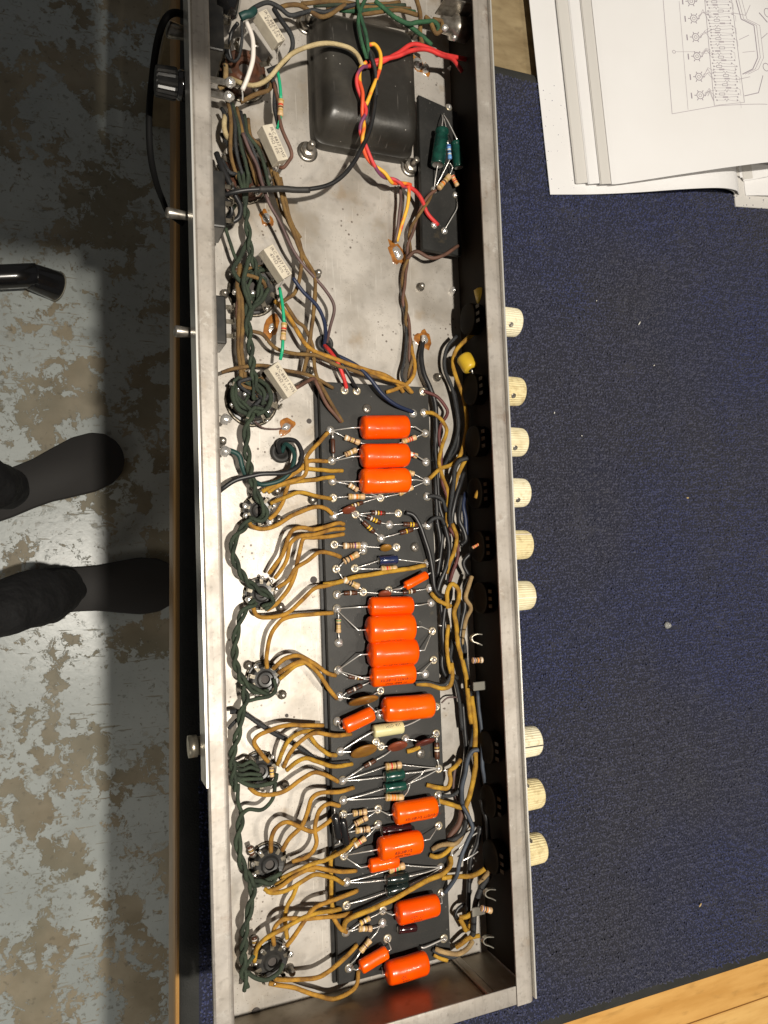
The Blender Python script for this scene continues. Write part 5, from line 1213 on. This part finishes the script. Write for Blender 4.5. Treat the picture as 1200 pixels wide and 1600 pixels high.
# --- right-hand loom between board and knobs
RL = [
 ('maroon', [(662, 611), (683, 620), (697, 637), (698, 648), (689, 663), (686, 682), (689, 705), (689, 735), (691, 756), (697, 772), (701, 788), (702, 805), (703, 826), (698, 850)], (10, 9, 9), 1.25),
 ('mustard2', [(664, 645), (676, 646), (689, 655), (698, 669), (697, 680), (691, 693), (687, 712), (686, 728), (692, 747), (698, 762), (700, 776), (699, 792), (698, 812), (696, 830)], (10, 10, 9), 1.25),
 ('mustard2', [(740, 521), (722, 537), (711, 552), (708, 570), (713, 590), (719, 606), (725, 624), (729, 647), (729, 670), (723, 700), (716, 715), (704, 726), (687, 733), (671, 748)], (22, 13, 10), 1.35),
 ('mustard2', [(726, 720), (716, 742), (709, 768), (706, 790)], (16, 14, 10), 1.3),
 ('kgrey', [(714, 525), (700, 540), (695, 560), (696, 580), (704, 600), (712, 630), (716, 660), (712, 690), (704, 710), (694, 728)], (14, 8, 7), 1.3),
 ('kblack', [(710, 610), (714, 640), (716, 670), (714, 700), (700, 720)], (6, 6, 6), 1.5),
 ('kblack', [(683, 650), (681, 700), (681, 760), (683, 810), (688, 840), (687, 880), (682, 915), (684, 940)], (5, 7, 7), 1.6),
 ('kblack', [(679, 640), (680, 690), (683, 740), (687, 790), (692, 815), (690, 860), (684, 900)], (6, 8, 8), 1.4),
 ('kblack', [(694, 817), (701, 847), (700, 876), (690, 903), (684, 925)], (12, 14, 12), 1.7),
 ('kgrey', [(669, 818), (678, 810), (690, 810), (696, 824)], (10, 13, 12), 1.4),
 ('kgrey', [(668, 776), (680, 776), (692, 782), (698, 800)], (10, 12, 10), 1.4),
 ('kblack', [(634, 801), (646, 806), (656, 822), (664, 845), (671, 868), (676, 895), (678, 917), (686, 930), (698, 932)], (11, 13, 10), 1.6),
 ('kgrey', [(731, 715), (718, 720), (711, 732), (709, 752), (706, 778), (703, 802), (706, 826), (711, 846), (706, 880), (700, 912)], (18, 13, 10), 1.7),
 ('kblack', [(724, 738), (716, 764), (708, 795), (706, 822)], (14, 15, 12), 1.7),
 ('mustard2', [(706, 818), (713, 838), (710, 860), (703, 880), (698, 896)], (13, 16, 12), 1.3),
 ('maroon', [(702, 824), (714, 846), (715, 870), (707, 895), (702, 912)], (12, 15, 11), 1.3),
 ('kblack', [(722, 775), (718, 800), (718, 815), (724, 828), (728, 844), (720, 852)], (12, 14, 14), 1.8),
 ('navy', [(728, 770), (724, 790), (728, 812), (729, 836)], (12, 14, 14), 1.5),
 ('mustard2', [(700, 950), (698, 928), (706, 913), (716, 922), (716, 938), (710, 956), (713, 976), (716, 1006), (722, 1028), (728, 1056), (731, 1084), (734, 1116), (736, 1130)], (13, 16, 14), 1.45),
 ('mustard2', [(673, 926), (682, 936), (692, 942), (704, 948)], (10, 13, 12), 1.35),
 ('mustard2', [(701, 976), (698, 1004), (700, 1032), (704, 1052)], (12, 13, 12), 1.3),
 ('tan', [(737, 900), (732, 918), (728, 935), (736, 950), (729, 966), (724, 988), (722, 1006)], (18, 16, 12), 1.4),
 ('kblack', [(734, 905), (726, 925), (726, 950), (722, 970), (718, 1000), (724, 1030), (726, 1060), (731, 1095), (740, 1130)], (15, 13, 13), 1.7),
 ('kgrey', [(716, 940), (718, 975), (726, 1010), (728, 1040), (732, 1070)], (10, 12, 12), 1.5),
 ('kblack', [(698, 930), (694, 965), (692, 1000), (697, 1035), (706, 1052), (716, 1060)], (8, 9, 9), 1.7),
 ('kblack', [(688, 930), (690, 960), (694, 1000), (690, 1040), (700, 1062)], (6, 7, 7), 1.5),
 ('kgrey', [(708, 1000), (704, 1030), (708, 1055), (714, 1075), (718, 1100), (722, 1140)], (9, 8, 8), 1.3),
 ('mustard2', [(650, 1069), (670, 1070), (690, 1076), (703, 1071), (707, 1052), (706, 1036)], (9.5, 13, 12), 1.4),
 ('kgrey', [(648, 1067), (668, 1066), (690, 1071), (700, 1064), (706, 1048)], (9.5, 12, 12), 1.3),
 ('purple', [(690, 1098), (700, 1090), (714, 1089)], (6, 7, 8), .6),
 ('mustard2', [(737, 1088), (740, 1110), (743, 1140), (742, 1170), (744, 1190), (740, 1215), (733, 1245), (727, 1262)], (14, 16, 14), 1.6),
 ('kgrey', [(734, 1080), (738, 1112), (740, 1140), (736, 1165), (730, 1185)], (13, 14, 13), 1.4),
 ('kblack', [(722, 1100), (726, 1140), (728, 1180), (724, 1210), (718, 1245)], (8, 8, 8), 1.7),
 ('slate', [(748, 1172), (738, 1174), (731, 1186), (727, 1210), (721, 1232), (723, 1258)], (20, 17, 13), 1.6),
 ('mustard2', [(720, 1186), (712, 1198), (703, 1205), (704, 1220), (698, 1232), (682, 1231), (666, 1226)], (12, 13, 9.5), 1.4),
 ('mustard2', [(683, 1249), (704, 1256), (722, 1261), (732, 1248)], (10, 12, 14), 1.5),
 ('mustard2', [(728, 1258), (732, 1275), (736, 1290)], (14, 12, 10), 1.4),
 ('purple', [(712, 1192), (709, 1215), (709, 1235), (716, 1250)], (5, 5, 5), 1.1),
 ('kgrey', [(690, 1244), (706, 1244), (716, 1238), (722, 1228)], (10, 11, 12), 1.3),
 ('slate', [(723, 1258), (733, 1279), (738, 1297), (731, 1314), (722, 1334), (717, 1352), (714, 1368), (706, 1382), (695, 1395)], (14, 20, 11), 1.5),
 ('brown', [(722, 1262), (718, 1285), (706, 1302), (700, 1314)], (8, 8, 7), 2.0),
 ('kgrey', [(729, 1280), (722, 1302), (710, 1312), (700, 1314)], (12, 13, 9), 1.7),
 ('tan', [(728, 1295), (714, 1316), (698, 1319), (686, 1322), (676, 1327)], (12, 14, 9.5), 1.4),
 ('mustard2', [(708, 1320), (696, 1333), (682, 1339), (671, 1337)], (13, 13, 9.5), 1.4),
 ('kgrey', [(700, 1323), (686, 1327), (674, 1331)], (11, 11, 9.5), 1.3),
 ('mustard2', [(690, 1372), (717, 1370), (738, 1369), (750, 1363), (758, 1357)], (12, 15, 18), 1.5),
 ('tan', [(772, 1345), (767, 1358), (758, 1370), (749, 1380)], (22, 20, 16), 1.5),
 ('kgrey', [(766, 1340), (764, 1366), (752, 1386), (744, 1410), (741, 1432), (740, 1456), (736, 1464)], (20, 17, 12), 2.0),
 ('kblack', [(750, 1290), (745, 1320), (735, 1345), (733, 1385), (732, 1426), (734, 1444)], (10, 8, 8), 1.7),
 ('kblack', [(727, 1411), (716, 1420), (712, 1430), (717, 1436)], (8, 8, 8), 1.2),
 ('mustard2', [(717, 1434), (728, 1433), (740, 1426)], (10, 12, 12), 1.5), ('mustard2', [(719, 1436), (724, 1446), (728, 1454)], (11, 12, 10), 1.5), ('mustard2', [(739, 1430), (735, 1444), (732, 1452)], (11, 12, 10), 1.3),
 ('mustard2', [(748, 1462), (733, 1466), (722, 1474), (712, 1480)], (13, 13, 10), 1.4),
 ('tan', [(680, 1483), (697, 1488), (717, 1490), (731, 1482), (739, 1471)], (10, 14, 11), 1.5),
 ('kgrey', [(676, 1484), (690, 1492), (708, 1496), (722, 1486)], (9.5, 12, 11), 1.4),
 ('mustard2', [(677, 1491), (688, 1497), (699, 1500)], (9.5, 11, 11), 1.3),
 ('slate', [(746, 1080), (752, 1140), (753, 1190), (757, 1220), (757, 1250)], (16, 22, 18), 1.4),
 ('kblack', [(752, 1250), (762, 1290), (764, 1330)], (18, 20, 18), 1.6),
 ('kblack', [(732, 900), (724, 880), (735, 865)], (14, 14, 16), 1.5),
]
for c_, pts, h, r in RL: wire(c_, pts, h, r)
for pts in (((752, 1297), (736, 1308), (717, 1326), (700, 1343)), ((748, 1330), (736, 1338), (722, 1346)), ((692, 1205), (704, 1200), (718, 1196)), ((744, 1292), (728, 1316), (706, 1334)), ((680, 876), (688, 872)), ((716, 854), (728, 848)), ((686, 977), (694, 978))):
    wire('tin', list(pts), (9, 10, 9), .5)

# ================================================================== knob side
def knob(px, py, turn, ptr=False):
    c_ = P(px, py, -.030); x0 = XR + TH + .0022; n_ = 72; vs = []; fs = []
    secs = [(0, .0100, 0), (.0008, .0108, .6), (.010, .01065, 1), (.0235, .01030, 1), (.0260, .0101, .8), (.0268, .0096, 0), (.0268, .004, 0), (.0268, .0001, 0)]
    for dx, r, fl in secs:
        for k in range(n_):
            a = 2 * math.pi * k / n_ + turn; q = r - (.00034 * fl if k % 2 else 0)
            if ptr and abs(((a - turn + 1) % (2 * math.pi)) - 1.5) < .28: q = r * .985
            vs.append((x0 + dx, c_.y + math.cos(a) * q, -.030 + math.sin(a) * q))
    for i in range(len(secs) - 1):
        for k in range(n_): fs.append((i * n_ + k, i * n_ + (k + 1) % n_, (i + 1) * n_ + (k + 1) % n_, (i + 1) * n_ + k))
    fs.append(tuple(range(n_ - 1, -1, -1)))
    o = add('knob', vs, fs, M[random.choice(['knob', 'knob2', 'knob3'])], AMP, smooth=False, label='ribbed cream plastic knob')
    v, f, mi = lathe((XR + TH + .0008, c_.y, -.03), (XR + TH + .003, c_.y, -.03), [(0, .003), (.002, .003)], 10); add('shaft', v, f, M['tin'], o)
    return o, c_
def setscrew(o, c_, dx, ang):
    d = Vector((0, math.cos(ang), math.sin(ang))); p = Vector((XR + TH + .0022 + dx, c_.y, -.030)) + d * .0099
    v, f, mi = lathe(p, p + d, [(0, .0018), (.0009, .0018), (.0009, .0014), (.0007, .0001)], 12, up=(1, 0, 0)); add('set_screw', v, f, M['steelscrew'], o)
kn = [(800, 504, 1, .0165, -.48), (805, 612, 1, .0160, -.44), (810, 691, 1, .0155, -.40), (814, 770, 1, .0160, -.36), (818, 851, 0, 0, 0), (822, 930, 0, 0, 0), (835, 1157, 2, 0, 0), (838, 1239, 3, .014, 1.32), (842, 1324, 3, .0145, 1.32)]
for px, py, kind, dx, tl in kn:
    o, c_ = knob(px, py, random.random())
    if kind == 1: setscrew(o, c_, dx, math.pi / 2 + tl + .0 + .95)
    if kind == 3: setscrew(o, c_, dx, math.pi / 2 - tl + .4)
    if kind in (0, 2):
        a = math.pi / 2 + (-.75 if kind == 0 and py < 900 else .1) ; p = Vector((XR + TH + .0022, c_.y, -.03)); d = Vector((0, math.cos(a), math.sin(a)))
        v, f = boxv((p.x + .001, -.0003, 0), (p.x + .0262, .0003, .0003)); s_ = Vector((0, -math.sin(a), math.cos(a)))
        add('pointer_line', [Vector((q[0], 0, 0)) + Vector((0, p.y, p.z)) + s_ * q[1] + d * (.0105 + q[2]) for q in v], f, M['slot'] if kind == 2 else M['white'], o, smooth=False)
    # the potentiometer behind it
    v, f, mi = lathe((XR - .0003, c_.y, -.031), (XR - .02, c_.y, -.031), [(0, .0105), (.0085, .0112), (.0094, .0108), (.0099, .0095), (.0102, .0001)], 20); pt = add('potentiometer', v, f, M['potshaded'], AMP)
    for k in (-1, 0, 1):
        a = boxv((XR - .009, c_.y + k * .005 - .0012, -.0195), (XR - .0085, c_.y + k * .005 + .0012, -.015)); add('lug', *a, M['potlug'], pt, smooth=False)
# pilot lamp
c_ = P(777, 60, -.030)
v, f, mi = lathe((XR + TH + .0015, c_.y, -.03), (1, c_.y, -.03), [(0, .0085), (.0035, .0088), (.004, .0078), (.006, .0078), (.0066, .0096), (.0100, .0098), (.0112, .0088), (.0120, .0070)], 24); pl = add('pilot_lamp', v, f, M['jewel'], AMP, label='nickel pilot lamp bezel')
v, f, mi = lathe((XR + TH + .0130, c_.y, -.03), (1, c_.y, -.03), [(0, .0068), (.002, .0050), (.003, .0001)], 16); add('jewel', v, f, M['maroon'], pl)
v, f, mi = lathe((XR - .0005, c_.y, -.03), (0, c_.y, -.03), [(0, .0085), (.012, .0085), (.013, .0060), (.021, .0056), (.022, .0001)], 18); hd = add('lamp_holder', v, f, M['steelscrew'], AMP)
a = W(690, 20, 36); bbox('bracket', (.2480, c_.y + .006, -.030), (.2725, c_.y + .0072, -.012), M['steelscrew'], hd, .0003)
for k in range(2): p = W(695 + 14 * k, 44 + 16 * k, 34); link('solder', SOLD[k + 1], p, hd, scale=1.0)
# jacks: bushing nuts outside, springs inside
for (px, py) in ((808, 1010), (810, 1064), (826, 1410), (829, 1466)):
    c_ = P(px, py, -.020); nv = [(c_.y + math.cos(math.pi / 3 * k) * .0075, -.028 + math.sin(math.pi / 3 * k) * .0075) for k in range(6)]
    vs = [(XR + TH + .0016, y, z) for y, z in nv] + [(XR + TH + .0042, y, z) for y, z in nv]
    o = bevel('jack_nut', vs, [tuple(range(5, -1, -1)), tuple(range(6, 12))] + [(k, (k + 1) % 6, 6 + (k + 1) % 6, 6 + k) for k in range(6)], .0004, 1, M['steelscrew'], AMP)
def strip(pts, wd, th, m, name, parent=AMP):
    pts = crom(pts, 5); vs = []; fs = []
    for i, p_ in enumerate(pts):
        t = (pts[min(i + 1, len(pts) - 1)] - pts[max(0, i - 1)]).normalized(); up = Vector((0, 0, 1)); s_ = t.cross(up).normalized() * th / 2; u = s_.cross(t).normalized() * wd / 2
        vs += [p_ + s_ + u, p_ - s_ + u, p_ - s_ - u, p_ + s_ - u]
    for i in range(len(pts) - 1):
        for q in range(4): fs.append((i * 4 + q, i * 4 + (q + 1) % 4, i * 4 + 4 + (q + 1) % 4, i * 4 + 4 + q))
    fs.append((3, 2, 1, 0)); fs.append(tuple((len(pts) - 1) * 4 + q for q in range(4))); return add(name, vs, fs, m, parent, smooth=False)
for (ox, oy) in ((0, 0), (21, 398), (18, 472)):
    strip([W(752 + ox, 991 + oy, 38), W(742 + ox, 991 + oy, 38), W(736 + ox, 996 + oy, 38), (W(738 + ox, 1002 + oy, 38)), W(746 + ox, 1005 + oy, 38), W(752 + ox, 1008 + oy, 38)], .003, .0006, M['goldjack'], 'jack_spring')
resistor((738, 1032), (754, 1031), 'tanbody', ('b_blu', 'b_blk', 'b_org', 'b_blk', 'b_wht'), 9.5, h=34); resistor((752, 1419), (768, 1423), 'tanbody', ('b_blu', 'b_blk', 'b_org', 'b_wht'), 9.5, h=34)
resistor((738, 856), (752, 848), 'tanbody', ('b_red', 'b_org', 'b_red', 'b_org'), 5, h=30)
for q in ((750, 1072, 28), (748, 1424, 26)):
    p = W(*q); bbox('terminal_tab', (p.x - .005, p.y - .003, p.z - .001), (p.x + .005, p.y + .003, p.z), M['goldjack'], AMP, .0003)
wire('mustard2', [(744, 778), (748, 768), (756, 766), (760, 774)], (30, 32, 30), 1.3); wire('olive', [(760, 852), (762, 858), (759, 862)], (32, 33, 32), 1.0); wire('tan', [(760, 936), (764, 944), (768, 950)], (34, 34, 32), 1.6)
# yellow film capacitor near the knobs
A, B = W(723, 556, 26), W(737, 578, 31); L = (B - A).length; r = 27 * MM / 2 * .95
v, f, mi = lathe(A, B, [(0, r * .5, 0), (.0006, r * .85, 0), (.002, r, 0), (L - .002, r, 0), (L - .0006, r * .88, 0), (L, r * .45, 1), (L - .0004, .0001, 1)], 22, wob=.03); o = add('capacitor', v, f, [M['yelcap'], M['black']], AMP, mi, label='yellow film capacitor beside the knobs')
lead(o, [B, W(742, 592, 28), W(749, 601, 26), W(755, 604, 24)], .0005)
ec, ed = W(752, 448, 30), W(757, 470, 28); v, f, mi = lathe(ec, ed, [(0, .003), (.001, .0058), (.011, .0058), (.012, .003)], 18); add('capacitor', v, f, M['yelcap'], AMP, label='yellow capacitor in the shade of the front wall')

# ================================================================== switch side (back wall)
XO = XL - TH
def along(px, py, z=-.030): return P(px, py, z).y
def turned(name, y, z, prof, m, n_=20, parent=AMP, label=None, x0=None):
    v, f, mi = lathe((XO if x0 is None else x0, y, z), (-1, y, z), prof, n_, up=(0, 0, 1)); return add(name, v, f, m, parent, label=label)
yf = along(270, 131); fu = turned('fuse_holder', yf, -.030, [(0, .0075), (.008, .0075), (.0085, .0088), (.0135, .0088), (.0145, .0078), (.0150, .0078)], M['gloss'], label='black fuse holder')
vs = []; fs = []; n_ = 40; secs = [(.0150, .0092), (.0165, .0096), (.0265, .0090), (.0275, .0082), (.0276, .0001)]
for dx, r in secs:
    for k in range(n_):
        a = 2 * math.pi * k / n_; q = r - (.0007 if k % 2 and dx < .027 else 0); vs.append((XO - dx, yf + math.cos(a) * q, -.030 + math.sin(a) * q))
for i in range(len(secs) - 1):
    for k in range(n_): fs.append((i * n_ + k, i * n_ + (k + 1) % n_, (i + 1) * n_ + (k + 1) % n_, (i + 1) * n_ + k))
fs.append(tuple(range(n_ - 1, -1, -1))); add('knurled_cap', vs, fs, M['black'], fu, smooth=False)
for px, py, ln, r, nm in ((270, 51, .0155, .0050, 'metal'), (275, 337, .0185, .0033, 'bat'), (285, 520, .0150, .0036, 'bat')):
    y = along(px, py); sw = turned('toggle_switch', y, -.030, [(0, .0072), (.002, .0072), (.0021, .0050), (.007, .0050), (.008, .004)], M['jewel'], label='nickel toggle switch')
    v, f, mi = lathe((XO - .005, y, -.029), (XO - .005 - .02, y, -.027), [(0, r * .7), (ln * .35, r * .8), (ln * .9, r), (ln * .97, r * .9), (ln, r * .5)], 14); add('bat_handle', v, f, M['steelscrew'], sw)
y = along(300, 1165); turned('jack_bushing', y, -.028, [(0, .0078), (.004, .0078), (.0042, .0055), (.012, .0055), (.0122, .0066), (.0170, .0066), (.0172, .004)], M['jewel'], 12, label='nickel jack bushing')
for yy in (662, 718): turned('jack_nut', along(305, yy), -.022, [(0, .0078), (.0095, .0078), (.0100, .005)], M['brass'], 12)
# switch bodies, fuse body and transformer-side junk inside the back wall
for px, py, sx, sy, sz in ((346, 322, .011, .018, .026), (348, 505, .010, .015, .024), (342, 40, .012, .026, .030)):
    c_ = W(px, py, 26); b_ = bbox('switch_body', (XL + .0004, c_.y - sy, ZF + .010), (XL + sx, c_.y + sy, ZF + .010 + sz), M['black'], AMP, .0012, 2)
    for k in range(3): l_ = link('lug', LUG, Vector((XL + sx, c_.y - sy * .6 + k * sy * .6, ZF + .030)), b_, scale=1.3)
for px, py, hh in ((352, 128, 22), (350, 150, 20), (345, 655, 20), (344, 705, 18)):
    p = W(px, py, hh); bbox('terminal_tab', (XL + .0004, p.y - .0022, p.z - .0008), (p.x + .006, p.y + .0022, p.z + .0002), M['steelscrew'], AMP, .0003)
    link('solder', SOLD[1], p + Vector((.003, 0, .0002)), AMP, scale=1.4)
v, f, mi = lathe(P(345, -10, -.022), P(378, 2, -.020), [(0, .012), (.010, .012), (.012, .010)], 20); add('cord_grip', v, f, M['gloss'], AMP)
# mains cord hanging beside the back wall
pts = [P(296, 26, -.03), P(272, 20, -.022), P(256, 34, -.02), P(245, 70, -.04), P(238, 120, -.06), P(233, 180, -.075), P(235, 240, -.09), P(244, 285, -.11), P(255, 315, -.135), P(263, 332, -.158), P(286, 350, -.157)]
v, f = sweep(crom(pts, 8), .0022, 10); o = add('mains_cord', v, f, M['cord'], AMP, label='black mains cord hanging from the back wall')
